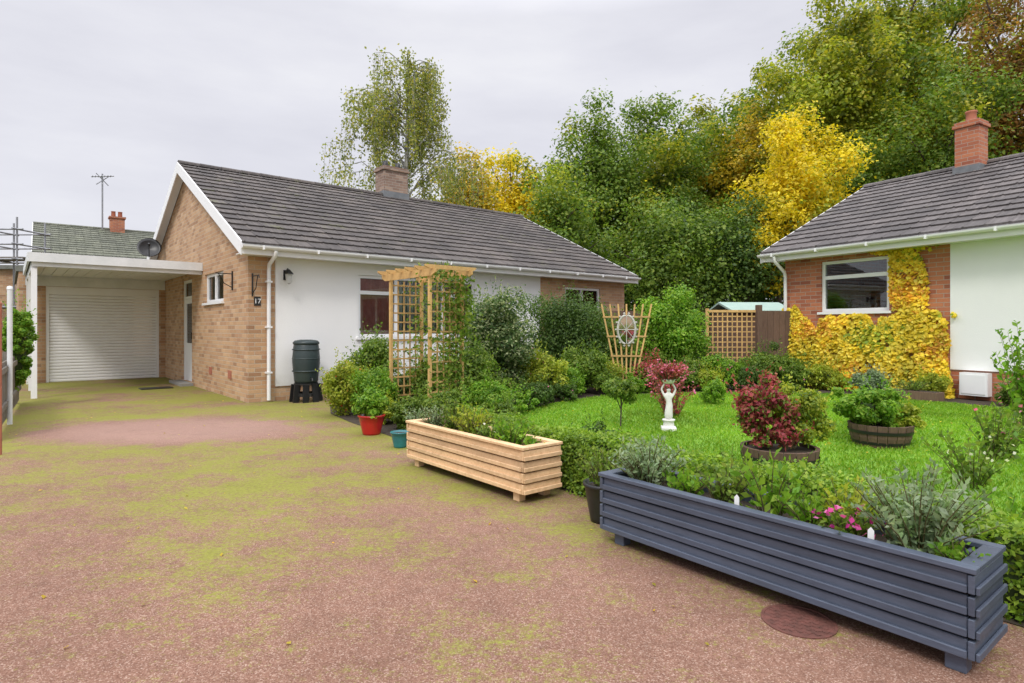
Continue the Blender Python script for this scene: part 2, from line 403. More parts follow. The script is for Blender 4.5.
# ------------------------------------------------------------ terrain
def gz(x,y):
    d=(x+.45)*.774+(y-6.15)*.633; t=min(max((d-.2)/3.8,0),1); return .15*t*t*(3-2*t)
def gzv(x,y):
    d=(x+.45)*.774+(y-6.15)*.633; t=np.clip((d-.2)/3.8,0,1); return .15*t*t*(3-2*t)
def inpoly(px,py,poly):
    ins=np.zeros(len(px),bool); n=len(poly); j=n-1
    for i in range(n):
        xi,yi=poly[i];xj,yj=poly[j]
        c=((yi>py)!=(yj>py))&(px<(xj-xi)*(py-yi)/((yj-yi) if yj!=yi else 1e-9)+xi); ins^=c; j=i
    return ins
def sheet(name,poly,mat,dz,step=.4,height=True):
    pts=[];n=len(poly)
    for i in range(n):
        a=Vector(poly[i]);b=Vector(poly[(i+1)%n]);k=max(1,int((b-a).length/step))
        for q in range(k): pts.append(a.lerp(b,q/k))
    nb=len(pts); edges=[(i,(i+1)%nb) for i in range(nb)]
    if height:
        xs=[p[0] for p in poly];ys=[p[1] for p in poly]
        X,Y=np.meshgrid(np.arange(min(xs),max(xs),step),np.arange(min(ys),max(ys),step)); X=X.ravel()+.013;Y=Y.ravel()+.017
        k=inpoly(X,Y,poly)
        for a,b in zip(X[k],Y[k]): pts.append(Vector((a,b)))
    v,e,f,_,_,_=geometry.delaunay_2d_cdt(pts,edges,[],1,1e-5)
    me=bpy.data.meshes.new(name)
    me.from_pydata([(p.x,p.y,(gz(p.x,p.y) if height else 0)+dz) for p in v],[],[list(q) for q in f])
    me.materials.append(mat); o=bpy.data.objects.new(name,me); COL.objects.link(o); return structure(o)
GRD=plain("rough_ground",(.085,.10,.035),(.06,.055,.03),1.0,.95,.4,12)
mb=MB(); mb.add([(-400,-200,-.012),(400,-200,-.012),(400,600,-.012),(-400,600,-.012)],[(0,1,2,3)]); structure(mb.obj("ground",GRD))

A=R(40); U=np.array([math.cos(A),math.sin(A)]); V_=np.array([-math.sin(A),math.cos(A)]); O=np.array([-4.576,10.4])
def H(u,v): p=O+U*u+V_*v; return (float(p[0]),float(p[1]))
hd=np.array([.633,-.774]); hn=np.array([.774,.633])
def HG(t,d=0): p=np.array([-.45,6.15])+hd*t+hn*d; return (float(p[0]),float(p[1]))
drive=[H(-3.2,7.3),H(.1,7.3),H(.1,.05),H(1.7,.05),(-3.0,9.9),(-2.75,9.1),(-2.25,8.3),(-1.6,7.4),(-1.15,6.75),HG(-.15,-.18),HG(10,-.18),(7,-8),(-14,-8),(-14,3.5),(-5.5,6.0),(-8.6,10.3)]
sheet("driveway",drive,DRIVE,0.0,height=False)
bed=[H(1.7,.05),(-3.0,9.9),(-2.75,9.1),(-2.25,8.3),(-1.6,7.4),(-1.15,6.75),HG(-.15,-.18),HG(10,-.18),(14,-1),(14,14),(8,18),(3.4,18),H(10.0,.05)][::-1]
sheet("flower_bed",bed,SOIL,.004)
lawn=[HG(.1,.14),HG(9,.14),(9.4,-.6),(9.4,4.3),(5.95,10.1),(4.8,10.6),(3.2,10.5),(1.5,10.0),(.45,9.1),(-.25,8.1)]
sheet("lawn",lawn,LAWN,.014)
n=260000
px=rng.uniform(-.5,9.4,n);py=rng.uniform(-.6,10.7,n); k=inpoly(px,py,lawn)&(px/np.maximum(py,.1)<1.0)&(py>1.5); px=px[k];py=py[k]
n=len(px); S=rng.uniform(.025,.05,n)
T=unit(np.stack([rng.normal(size=n)*.55,rng.normal(size=n)*.55,np.ones(n)],1)); P=np.stack([px,py,gzv(px,py)+.014+S*.35],1)
o=link(arrmesh("grass",[(leafverts(P,np.cross(T,rdir(n)),S,.30,T),0)],[GRASSB]),"grass"); o["kind"]="stuff"; o["label"]="bright green mown lawn grass blades with a few weeds"; o["category"]="grass"

# ------------------------------------------------------------ houses
def roof_tiles(mb,x0,x1,ye,ze,yr,zr,tw=.3,g=.33,both=True):
    Sx=math.hypot(yr-ye,zr-ze); cs=(yr-ye)/Sx; sn=(zr-ze)/Sx
    nc=int(math.ceil(Sx/g)); g=Sx/nc; nt=max(1,round((x1-x0)/tw)); tw=(x1-x0)/nt
    for side in ((0,1) if both else (0,)):
        for i in range(nc):
            s0=i*g-(.05 if i==0 else 0); s1=min((i+1)*g+.05,Sx)
            for j in range(nt):
                xa=x0+j*tw+.0015; xb=x0+(j+1)*tw-.0015; jz=random.uniform(-.0015,.0015); js=random.uniform(-.003,.003)
                def P(x,s,h):
                    y=ye+s*cs-h*sn; z=ze+s*sn+h*cs
                    return (x,y if side==0 else 2*yr-y,z)
                xs=[xa,xa+.025,xa+.05,xb]; hs=[0,.012,0,0]; vs=[]
                for x,hh in zip(xs,hs): vs+= [P(x,s0+js,.014+jz),P(x,s0+js,.050+hh+jz),P(x,s1+js,.020+hh+jz)]
                fs=[]
                for q in range(3):
                    a=q*3; fs+=[(a,a+3,a+4,a+1),(a+1,a+4,a+5,a+2)]
                fs+=[(0,1,2),(9,10,11)]
                mb.add(vs,fs,0)
    x=x0
    while x<x1-.05:
        xe=min(x+.45,x1); vs=[];seg=6
        for xx,rr in ((x,.112),(xe,.106)):
            for q in range(seg+1):
                t=math.pi*q/seg; vs.append((xx,yr+rr*1.15*math.cos(t),zr+.0+rr*.85*math.sin(t)))
        fs=[(q,q+1,seg+2+q,seg+1+q) for q in range(seg)]; fs.append(tuple(range(seg+1)))
        mb.add(vs,fs,0); x+=.455
def gable_roof(parent,x0,x1,ye,ze,yr,zr,tile,oh=.35):
    mb=MB(); roof_tiles(mb,x0,x1,ye,ze,yr,zr)
    y2=2*yr-ye
    mb.prism([(ye+.01,ze-.03),(yr,zr-.03),(y2-.01,ze-.03),(y2-.01,ze+.012),(yr,zr+.012),(ye+.01,ze+.012)][::-1],'x',x0+.01,x1-.01,1)
    roof=mb.obj("roof",[tile,DARK],parent)
    for xx in (x0-.025,x1+.003):
        for s_ in (0,1):
            mb=MB()
            def q(y): return y if s_==0 else 2*yr-y
            mb.prism([(q(ye-.02),ze-.20),(q(ye-.02),ze+.035),(q(yr-.001),zr+.045),(q(yr-.001),zr-.20)],'x',xx,xx+.022)
            mb.obj("bargeboard",WHITE,parent)
    mb=MB(); mb.box(x0,x1,ye-.015,ye+.005,ze-.18,ze+.0); mb.box(x0,x1,ye+.006,ye+oh-.003,ze-.165,ze-.15)
    for (xa,xb) in ((x0+.002,x0+.19),(x1-.19,x1-.002)):
        mb.prism([(ye+.01,ze-.055),(yr,zr-.055),(yr,zr-.04),(ye+.01,ze-.04)],'x',xa,xb)
        mb.prism([(y2-.01,ze-.055),(yr,zr-.055),(yr,zr-.04),(y2-.01,ze-.04)],'x',xa,xb)
    mb.obj("fascia",WHITE,parent)
    mb=MB(); vs=[];fs=[];seg=8
    for t_,rr in ((0,.058),(1,.052)):
        for xx in (x0-.02,x1+.02):
            for q in range(seg+1):
                a=math.pi+math.pi*q/seg; vs.append((xx,ye-.078+rr*math.cos(a),ze-.035+rr*math.sin(a)))
    s1=seg+1
    for b0 in (0,2*s1):
        for q in range(seg): fs.append((b0+q,b0+q+1,b0+s1+q+1,b0+s1+q))
    fs+= [(q,q+1,2*s1+q+1,2*s1+q) for q in range(seg)]+[(s1+q,s1+q+1,3*s1+q+1,3*s1+q) for q in range(seg)]
    mb.add(vs,fs,0,False)
    for xx in (x0-.02,x1+.02): mb.add([(xx,ye-.078+.055*math.cos(math.pi+math.pi*q/seg),ze-.035+.055*math.sin(math.pi+math.pi*q/seg)) for q in range(s1)],[tuple(range(s1))])
    x=x0+.3
    while x<x1: mb.box(x,x+.03,ye-.142,ye-.016,ze-.098,ze-.03); x+=.95
    mb.obj("gutter",WHITE,parent)
    return roof
def window(parent,axis,t,a0,a1,z0,z1,out,muls=(),trans=(),curtain=None,name="window",fw=.06):
    def bx(mb,a,b,d0,d1,c,d,mat=0):
        lo,hi=sorted((t-out*d0,t-out*d1))
        if axis=='x': mb.box(a,b,lo,hi,c,d,mat)
        else: mb.box(lo,hi,a,b,c,d,mat)
    mb=MB(); g=.002
    bx(mb,a0+g,a0+fw,.04,.11,z0+g,z1-g); bx(mb,a1-fw,a1-g,.04,.11,z0+g,z1-g)
    bx(mb,a0+fw,a1-fw,.04,.11,z0+g,z0+fw); bx(mb,a0+fw,a1-fw,.04,.11,z1-fw,z1-g)
    for m in muls: bx(mb,m-.035,m+.035,.042,.108,z0+fw,z1-fw)
    for (m0,m1,zz) in trans: bx(mb,m0+.036,m1-.036,.034,.109,zz-.035,zz+.035)
    o=mb.obj(name,WHITE,parent)
    mb=MB(); bx(mb,a0+fw,a1-fw,.075,.08,z0+fw,z1-fw); mb.obj("glass",GLASS,o)
    mb=MB(); bx(mb,a0-.05,a1+.05,-.05,.032,z0-.045,z0); mb.obj("sill",WHITE,o)
    if curtain=='red':
        w=a1-a0
        for (c0,c1) in ((a0+.04,a0+w*.28),(a1-w*.25,a1-.04)):
            mb=MB(); k=int((c1-c0)/.05); vs=[]
            for i in range(k*2+1):
                aa=c0+i*.025; dd=.128+.012*math.sin(i*1.6)
                for zz in (z0+.02,z1-.02):
                    vs.append((aa,t-out*dd,zz) if axis=='x' else (t-out*dd,aa,zz))
            mb.add(vs,[(2*i,2*i+2,2*i+3,2*i+1) for i in range(k*2)],0,True); mb.obj("curtain",CURT,o)
        mb=MB(); a=a0+w*.28
        while a<a1-w*.25: bx(mb,a,a+.07,.13,.135,z0+.03,z1-.03); a+=.09
        mb.obj("blind",BLIND,o)
    elif curtain:
        mb=MB(); bx(mb,a0+.05,a1-.05,.13,.14,z0+.03,z0+(z1-z0)*.5)
        mb.obj("blind",BLIND,o)
    return o

B=empty("bungalow",(O[0],O[1],0),A); tag(B,"buff brick and white rendered bungalow with grey tiled gable roof","house")
LX,DP=10.1,9.12; ye,ze,yr,zr=-.35,2.72,4.56,5.06; sl=(zr-ze)/(yr-ye); WT=2.62
mb=MB()
gh=[(1.55,2.98,1.82,2.42),(4.15,5.15,.06,2.42)]
mb.wall('y',0,.28,0,DP,0,WT,gh)
ztop=lambda y: ze+sl*(y-ye)-.06
mb.prism([(0,WT),(DP,WT),(DP,ztop(0)),(yr,ztop(yr)),(0,ztop(0))],'x',0,.28)
mb.prism([(0,WT),(DP,WT),(DP,ztop(0)),(yr,ztop(yr)),(0,ztop(0))],'x',LX-.28,LX)
mb.box(LX-.28,LX,0,DP,0,WT)
mb.box(.28,LX-.28,DP-.28,DP,0,WT)
mb.wall('x',0,.28,.28,.46,0,WT+.12,[])
mb.wall('x',.012,.28,.46,6.88,0,.26,[])
mb.wall('x',0,.28,6.88,LX-.28,0,WT+.12,[(7.75,9.1,1.15,2.36)])
mb.obj("brick_wall",BUFF,B)
mb=MB(); mb.wall('x',-.012,.28,.463,6.877,.26,WT+.12,[(2.05,4.88,1.12,2.34)]); mb.obj("rendered_wall",RENDER,B)
roof=gable_roof(B,-.2,LX+.12,ye,ze,yr,zr,TILE)
window(B,'x',-.012,2.05,4.88,1.12,2.34,-1,muls=(2.9,4.05),trans=((2.05,2.9,2.0),(4.05,4.88,2.0)),curtain='red')
window(B,'x',0,7.75,9.1,1.15,2.36,-1,muls=(8.42,),curtain='net')
window(B,'y',0,1.55,2.98,1.82,2.42,-1,muls=(2.3,),curtain='net')
mb=MB()
mb.box(.04,.10,4.152,4.22,.062,2.418);mb.box(.04,.10,5.08,5.148,.062,2.418);mb.box(.04,.10,4.22,5.08,2.35,2.418);mb.box(.042,.098,4.22,5.08,1.98,2.04)
mb.box(.05,.09,4.23,5.07,.07,.95);mb.box(.05,.09,4.23,4.34,.95,1.975);mb.box(.05,.09,4.96,5.07,.95,1.975);mb.box(.05,.09,4.34,4.96,1.87,1.975)
d=mb.obj("door",WHITE,B)
mb=MB(); mb.box(.065,.07,4.34,4.96,.95,1.87); mb.box(.065,.07,4.22,5.08,2.04,2.35); mb.obj("glass",GLASS,d)
mb=MB(); mb.beam((.02,4.29,1.05),(.02,4.29,1.2),.02,.02); mb.box(.01,.05,4.28,4.30,1.06,1.09); mb.obj("handle",BLACK,d)
mb=MB(); mb.box(-.25,-.003,4.0,5.3,0,.06); mb.obj("doorstep",plain("concrete",(.3,.29,.27),None,8,.9,.3),B)
cx,cy=5.35,4.7
mb=MB(); mb.box(cx-.38,cx+.38,cy-.26,cy+.26,zr-.35,zr+.74); mb.box(cx-.42,cx+.42,cy-.30,cy+.30,zr+.74,zr+.80); mb.box(cx-.39,cx+.39,cy-.27,cy+.27,zr+.80,zr+.86)
mb.box(cx-.41,cx+.41,cy-.29,cy+.29,zr-.3,zr+.14,1)
for q in (-.2,.2): mb.lathe([(.09,.86),(.10,.93),(.075,.98),(.075,1.05),(0,1.05)],(cx+q,cy,zr),12,2)
o=mb.obj("chimney",[CHB,LEAD,BLACK],roof)
mb=MB(); mb.tube([(.33,-.43,2.62),(.33,-.43,2.55),(.33,-.10,2.42),(.33,-.07,2.3),(.33,-.07,.03)],.034,10)
for zz in (.5,1.3,2.1): mb.box(.28,.38,-.11,-.003,zz,zz+.03)
mb.obj("downpipe",WHITE,B)
mb=MB(); mb.box(.10,.21,-.012,-.002,1.69,1.85); pl_=mb.obj("house_number_sign",BLACK,B)
cu=bpy.data.curves.new("num",'FONT'); cu.body="17"; cu.size=.12; cu.align_x='CENTER'; cu.extrude=.002
to=bpy.data.objects.new("tmp",cu); COL.objects.link(to); dg=bpy.context.evaluated_depsgraph_get(); me=bpy.data.meshes.new_from_object(to.evaluated_get(dg)); bpy.data.objects.remove(to)
me.materials.clear(); me.materials.append(WHITE); no=bpy.data.objects.new("number",me); COL.objects.link(no); no.parent=pl_; no.location=(.155,-.015,1.73); no.rotation_euler=(R(90),0,0)
mb=MB(); mb.box(.60,.68,-.03,-.014,2.16,2.34); mb.tube([(.64,-.03,2.3),(.64,-.12,2.36),(.64,-.18,2.33)],.012,6); mb.lathe([(.02,.0),(.085,-.07),(.09,-.08)],(.64,-.18,2.34),6,0,False)
mb.lathe([(.065,-.08),(.045,-.24),(.0,-.26)],(.64,-.18,2.34),6,1,False); mb.obj("wall_lamp",[BLACK,plain("lamp_glass",(.5,.5,.48),None,4,.2)],B)
mb=MB(); mb.box(.06,.08,-.025,-.002,1.85,2.25); mb.tube([(.07,-.02,2.2),(.07,-.36,2.2),(.07,-.38,2.15)],.009,6); mb.tube([(.07,-.02,1.9),(.07,-.2,1.98),(.07,-.3,2.2)],.008,6); mb.obj("basket_bracket",BLACK,B)
mb=MB(); mb.box(-.025,-.002,.9,.92,2.0,2.35); mb.tube([(-.02,.91,2.3),(-.30,.91,2.3)],.009,6); mb.tube([(-.02,.91,2.05),(-.15,.91,2.12),(-.25,.91,2.3)],.008,6); mb.obj("basket_bracket",BLACK,B)
for q in (1.0,2.4): mb=MB(); mb.box(-.01,-.001,q,q+.22,.35,.5); mb.obj("air_vent",TERRA,B)
mb=MB(); prof=[(0,0),(.12,.02),(.22,.06),(.28,.105),(.28,.115),(.22,.07),(.12,.03),(0,.01)]
mb.lathe(prof,(0,0,0),20); mb.tube([(0,-.28,.08),(0,-.1,.36)],.012,6); mb.lathe([(0,0),(.03,0),(.035,.07),(0,.09)],(0,-.08,.33),8)
mb.tube([(0,0,0),(0,.1,-.25)],.02,6)
ds=mb.obj("satellite_dish",BLACK,B,loc=(-.36,7.2,3.35)); ds.rotation_euler=(R(65),0,R(-10))

G=empty("garage",(*H(0,7.17),0),A); tag(G,"flat roofed buff brick garage with white roller door behind carport","garage")
mb=MB(); mb.wall('x',0,.22,-3.0,-.003,0,2.62,[(-2.5,-.14,0,2.30)]); mb.box(-3.0,-2.78,.22,5.5,0,2.62); mb.box(-2.78,-.003,5.28,5.5,0,2.62); mb.obj("wall",BUFF,G)
mb=MB(); mb.box(-3.05,-.003,-.02,5.55,2.62,2.74); mb.obj("roof",FELT,G)
mb=MB(); z=0.0
while z<2.12:
    mb.prism([(.06,z),(.048,z+.008),(.045,z+.035),(.048,z+.062),(.06,z+.070),(.08,z+.070),(.08,z)],'x',-2.44,-.20); z+=.075
mb.box(-2.44,-.2,.03,.20,2.14,2.297); mb.box(-2.498,-2.44,.02,.12,0,2.297); mb.box(-.20,-.142,.02,.12,0,2.297)
mb.obj("roller_door",WHITE,G)
mb=MB(); mb.box(-2.88,-.01,-.03,-.003,2.30,2.60); mb.obj("fascia_panel",OLDWHITE,G)
C=empty("carport",(*H(0,3.14),0),A); tag(C,"white framed flat roof carport attached to the bungalow","carport")
mb=MB(); mb.box(-2.88,-.006,.03,3.98,2.58,2.66); mb.obj("roof",FELT,C)
mb=MB(); x=-2.8
while x<-.1: mb.box(x,min(x+.19,-.01),.04,3.95,2.545,2.565); x+=.2
mb.obj("ceiling",WHITE,C)
mb=MB(); mb.box(-2.9,-.006,.0,.028,2.52,2.69); mb.box(-2.92,-2.885,.03,3.98,2.52,2.69); mb.box(-2.85,-.01,.06,.11,2.44,2.543); mb.box(-2.86,-2.77,.12,3.95,2.40,2.543); mb.obj("fascia",OLDWHITE,C)
for yy in (.12,1.9,3.8):
    mb=MB(); mb.box(-2.865,-2.775,yy-.045,yy+.045,0,2.40); mb.obj("post",WHITE,C)

A2=math.atan2(-.861,.508); O2=np.array([5.69,12.49])
def H2(u,v): return (float(O2[0]+math.cos(A2)*u-math.sin(A2)*v),float(O2[1]+math.sin(A2)*u+math.cos(A2)*v))
NB=empty("bungalow",(O2[0],O2[1],.15),A2); tag(NB,"red brick and white rendered bungalow with brick chimney","house")
ye2,ze2,yr2,zr2=-.35,2.70,3.53,4.54; L2=9.5; D2=7.06; s2=(zr2-ze2)/(yr2-ye2)
mb=MB(); wt=2.74
mb.wall('x',0,.28,.28,3.02,-.2,wt,[(.78,2.06,1.46,2.45)])
mb.wall('x',.012,.28,3.02,L2-.28,-.2,.47,[])
zt2=lambda y: ze2+s2*(y-ye2)-.06
for xx in (0,L2-.28):
    mb.box(xx,xx+.28,0,D2,-.2,2.6); mb.prism([(0,2.6),(D2,2.6),(D2,zt2(0)),(yr2,zt2(yr2)),(0,zt2(0))],'x',xx,xx+.28)
mb.box(.28,L2-.28,D2-.28,D2,-.2,2.6); mb.obj("brick_wall",RED,NB)
mb=MB(); mb.wall('x',-.012,.28,3.023,L2-.283,.47,wt,[(5.2,7.2,1.0,2.4)]); mb.obj("rendered_wall",RENDER,NB)
roof2=gable_roof(NB,-.3,L2+.2,ye2,ze2,yr2,zr2,TILE2)
window(NB,'x',0,.78,2.06,1.46,2.45,-1,muls=(),trans=((.80,2.04,2.13),),curtain=None)
window(NB,'x',-.012,5.2,7.2,1.0,2.4,-1,muls=(6.2,),curtain='net')
mb=MB(); cx,cy=2.0,3.25; q=.21
mb.box(cx-q,cx+q,cy-q,cy+q,zr2-.4,zr2+.74,0); mb.box(cx-q-.035,cx+q+.035,cy-q-.035,cy+q+.035,zr2+.74,zr2+.81,0); mb.box(cx-q-.01,cx+q+.01,cy-q-.01,cy+q+.01,zr2+.81,zr2+.86,0)
mb.box(cx-q-.03,cx+q+.03,cy-q-.03,cy+q+.03,zr2-.4,zr2-.06,1)
mb.lathe([(.11,.86),(.095,.9),(.09,1.04),(.105,1.06),(.105,1.09),(.07,1.09)],(cx,cy,zr2),14,2)
mb.obj("chimney",[RED,LEAD,TERRA],roof2)
mb=MB(); mb.tube([(.05,-.43,2.60),(.05,-.43,2.52),(.05,-.10,2.30),(.05,-.07,2.2),(.05,-.07,0)],.034,10); mb.obj("downpipe",WHITE,NB)
mb=MB(); mb.box(3.22,3.60,-.17,-.014,.08,.44); mb.box(3.25,3.57,-.18,-.17,.11,.41); mb.obj("meter_box",WHITE,NB)
CREEP=leafmat("yellow_creeper",[(.50,.42,.03),(.72,.56,.035),(.84,.66,.05),(.88,.75,.12),(.70,.62,.08)],2.2,.35,.9)
CREEPG=leafmat("green_creeper",[(.18,.30,.03),(.34,.42,.04),(.50,.52,.06),(.62,.58,.06)],2.2,.35,.85)
CREEPO=leafmat("orange_creeper",[(.62,.28,.04),(.76,.44,.05),(.82,.58,.06),(.50,.20,.04)],2.2,.35,.85)
def dens(a,z):
    e=rng.random(len(a))
    nz=.12*np.sin(a*5+1)+.09*np.sin(a*11+z*3)+.06*np.sin(a*27+z*9)
    low=(z<1.38+nz)&(a>.03)&(a<3.10+nz)&(z>.0)
    rt=(a>2.14+nz*.4)&(a<2.62+nz*.9)&(z<2.5)
    top=(z>2.50+nz*.2)&(a>1.7)&(a<2.9)&(e<.4)
    hang=(a<.28+nz*.7)&(z<1.55)
    ok=low|rt|top|hang
    win=(a>.74)&(a<2.09)&(z>1.40)&(z<2.46)
    g1=np.sin(a*9+2*np.sin(z*4))+np.sin(z*10+a*4)+.8*np.sin(a*23+z*17)
    thin=np.where(z>1.42,-.1,-1.4)
    return ok&~win&((g1>thin)|(e<.22))
a=rng.uniform(0,3.6,36000); z=rng.uniform(0,2.65,36000); k=dens(a,z); a=a[k];z=z[k]
th=.05+.10*np.clip(1-z/1.6,0,1)
P=np.stack([a,-.022-rng.random(len(a))**1.2*th,z],1)
Nn=np.stack([rng.normal(size=len(a))*.5,-np.ones(len(a)),rng.normal(size=len(a))*.5+.65],1)
f1=np.sin(a*3.1+z*2.2)+np.sin(z*5.3-a*2)+rng.normal(size=len(a))*.8
mi=np.where(f1>1.5,1,np.where(f1<-1.6,2,0))
o=link(arrmesh("climbing_plant",[(leafverts(P,Nn,rng.uniform(.045,.10,len(a)),.9),mi)],[CREEP,CREEPG,CREEPO]),"climbing_plant",(O2[0],O2[1],.15),rot=A2); tag(o,"bright yellow autumn creeper climbing the red brick wall","climbing plant")

FA=R(38)
FH=empty("bungalow",(-19.9,25.2,0),FA); tag(FH,"distant bungalow with mossy grey tiled roof and chimney","house")
mb=MB(); mb.box(0,12,0,7,0,4.3); mb.obj("wall",BUFF,FH)
fr=gable_roof(FH,-.2,12.2,-.35,4.45,3.5,6.15,TILE3)
mb=MB(); mb.box(2.75,3.35,3.1,3.7,5.6,6.7); mb.box(2.7,3.4,3.05,3.75,6.7,6.78); mb.lathe([(.1,0),(.09,.25),(.11,.28),(0,.28)],(2.9,3.4,6.78),10,1); mb.lathe([(.1,0),(.09,.25),(.11,.28),(0,.28)],(3.18,3.4,6.78),10,1); mb.obj("chimney",[RED,TERRA],fr)
mb=MB(); mb.tube([(2.45,3.4,6.0),(2.45,3.4,8.85)],.04,6); mb.tube([(2.0,3.4,8.65),(2.9,3.1,8.75)],.03,5)
for i in range(7): mb.tube([(2.05+i*.12,3.2-i*.04,8.66+i*.012),(2.05+i*.12,3.6-i*.04,8.66+i*.012)],.016,4)
mb.tube([(2.2,3.4,8.3),(2.7,3.4,8.75)],.022,4); mb.tube([(2.2,3.4,8.85),(2.7,3.4,8.3)],.022,4)
mb.obj("tv_aerial",STEEL,fr)
LH=empty("house",(-27,22,0),R(4)); tag(LH,"brick house partly hidden behind scaffolding","house")
mb=MB(); mb.box(0,8.6,0,6,0,3.5); mb.obj("wall",BUFF,LH)
mb=MB(); mb.box(-.2,8.8,-.2,6.2,3.5,3.65); mb.obj("roof",FELT,LH)
mb=MB()
for xx in (-19.2,-17.6,-16.5):
    for yy in (20.0,21.2): mb.tube([(xx,yy,0),(xx,yy,5.0)],.03,6)
for zz in (2.0,3.6,4.1,4.6):
    for yy in (20.0,21.2): mb.tube([(-20,yy,zz),(-16.3,yy,zz)],.03,6)
    for xx in (-19.2,-17.6,-16.5): mb.tube([(xx,19.8,zz),(xx,21.4,zz)],.03,6)
mb.box(-20,-16.4,20.1,21.1,3.64,3.69,1); mb.box(-20,-16.4,20.1,21.1,2.04,2.09,1)
tag(mb.obj("scaffolding",[STEEL,GREYF]),"steel pole scaffolding with timber boards","scaffolding")

# ------------------------------------------------------------ foliage colours
STEM=plain("plant_stem",(.12,.11,.035),(.07,.06,.02),8,.8)
LG={
 'dark':leafmat("dark_green_leaf",[(.045,.095,.018),(.070,.140,.026),(.105,.185,.037),(.16,.24,.055)],.9),
 'mid':leafmat("mid_green_leaf",[(.075,.15,.019),(.125,.215,.027),(.18,.28,.040),(.28,.35,.06)],.9),
 'bright':leafmat("bright_green_leaf",[(.09,.22,.015),(.15,.32,.025),(.22,.39,.035),(.31,.44,.06)],2.0),
 'lime':leafmat("yellow_green_leaf",[(.18,.26,.018),(.30,.38,.035),(.42,.47,.05),(.48,.49,.07)],2.0),
 'yellow':leafmat("yellow_leaf",[(.40,.37,.02),(.64,.52,.02),(.80,.62,.03),(.84,.72,.06)],.8,dark=.75),
 'orange':leafmat("orange_leaf",[(.28,.25,.03),(.54,.40,.03),(.68,.46,.04),(.46,.42,.05)],.8),
 'olive':leafmat("olive_green_leaf",[(.12,.17,.016),(.21,.27,.024),(.36,.38,.035),(.56,.49,.04)],.45,dark=.6),
 'rust':leafmat("rust_leaf",[(.14,.12,.03),(.28,.14,.04),(.38,.19,.05),(.24,.24,.04)],.6),
 'birch':leafmat("birch_leaf",[(.15,.20,.05),(.24,.29,.07),(.36,.38,.09),(.50,.43,.08)],.6),
 'silver':leafmat("silver_leaf",[(.17,.26,.14),(.26,.36,.22),(.40,.49,.34),(.20,.34,.12)],4),
 'varieg':leafmat("variegated_leaf",[(.05,.10,.03),(.07,.14,.04),(.12,.19,.06),(.42,.46,.26),(.08,.15,.04)],2),
 'red':leafmat("crimson_leaf",[(.20,.02,.04),(.36,.05,.08),(.50,.12,.13),(.24,.14,.05)],4),
 'box':leafmat("box_hedge_leaf",[(.09,.18,.015),(.16,.28,.022),(.23,.36,.035),(.31,.41,.06)],3.0,dark=.8),
}
PINK=leafmat("pink_petal",[(.60,.12,.30),(.75,.25,.45),(.7,.1,.2)],3,dark=.9)
MAG=leafmat("magenta_petal",[(.45,.02,.22),(.65,.06,.35),(.8,.3,.6)],3,dark=.9)
REDF=leafmat("red_petal",[(.5,.02,.03),(.65,.04,.04)],3,dark=.9)
WHF=leafmat("white_petal",[(.7,.7,.66),(.8,.78,.7)],3,dark=.9)

def birch(x,y,h,r):
    e=empty("tree",(x,y,0)); tag(e,"tall silver birch with sparse drooping yellow-green leaves","tree")
    mb=MB(); mb.tube([(0,0,0),(.1,0,h*.3),(-.05,.05,h*.6),(.05,0,h*.97)],[.17,.13,.08,.02],8)
    P=[]
    for i in range(76):
        t=rng.uniform(.30,.97); a=rng.uniform(0,2*math.pi); ln=r*(1-.58*((t-.30)/.67)**1.8)*rng.uniform(.5,1.15)
        s=np.array([0,0,h*t]); rise=.35*(1-t)*h*.22+ln*.30
        e1=s+np.array([math.cos(a)*ln*.55,math.sin(a)*ln*.55,rise]); e2=s+np.array([math.cos(a)*ln,math.sin(a)*ln,rise*.75])
        e1[2]=min(e1[2],h);e2[2]=min(e2[2],h-.1)
        mb.tube([s,e1,e2],[.03,.018,.006],5,0,False)
        for q in range(8):
            b=(e1*(1-q/7)+e2*q/7) if q>1 else (s*.45+e1*.55); dl=rng.uniform(.5,2.3); m=int(32*dl)
            tt=rng.random((m,1)); P.append(b+np.array([math.cos(a)*.12,math.sin(a)*.12,-dl])*tt+rng.normal(size=(m,3))*np.array([.12,.12,.12])*(1.2-.5*tt))
            mb.tube([b,b+np.array([math.cos(a)*.12,math.sin(a)*.12,-dl])],[.008,.004],3,0,False)
    mb.obj("trunk",BIRCH,e); P=np.concatenate(P); n=len(P)
    link(arrmesh("crown",[(leafverts(P,rdir(n),rng.uniform(.07,.14,n),.7),0)],[LG['birch']]),"crown",parent=e)
birch(-4.2,24,12.2,3.3)
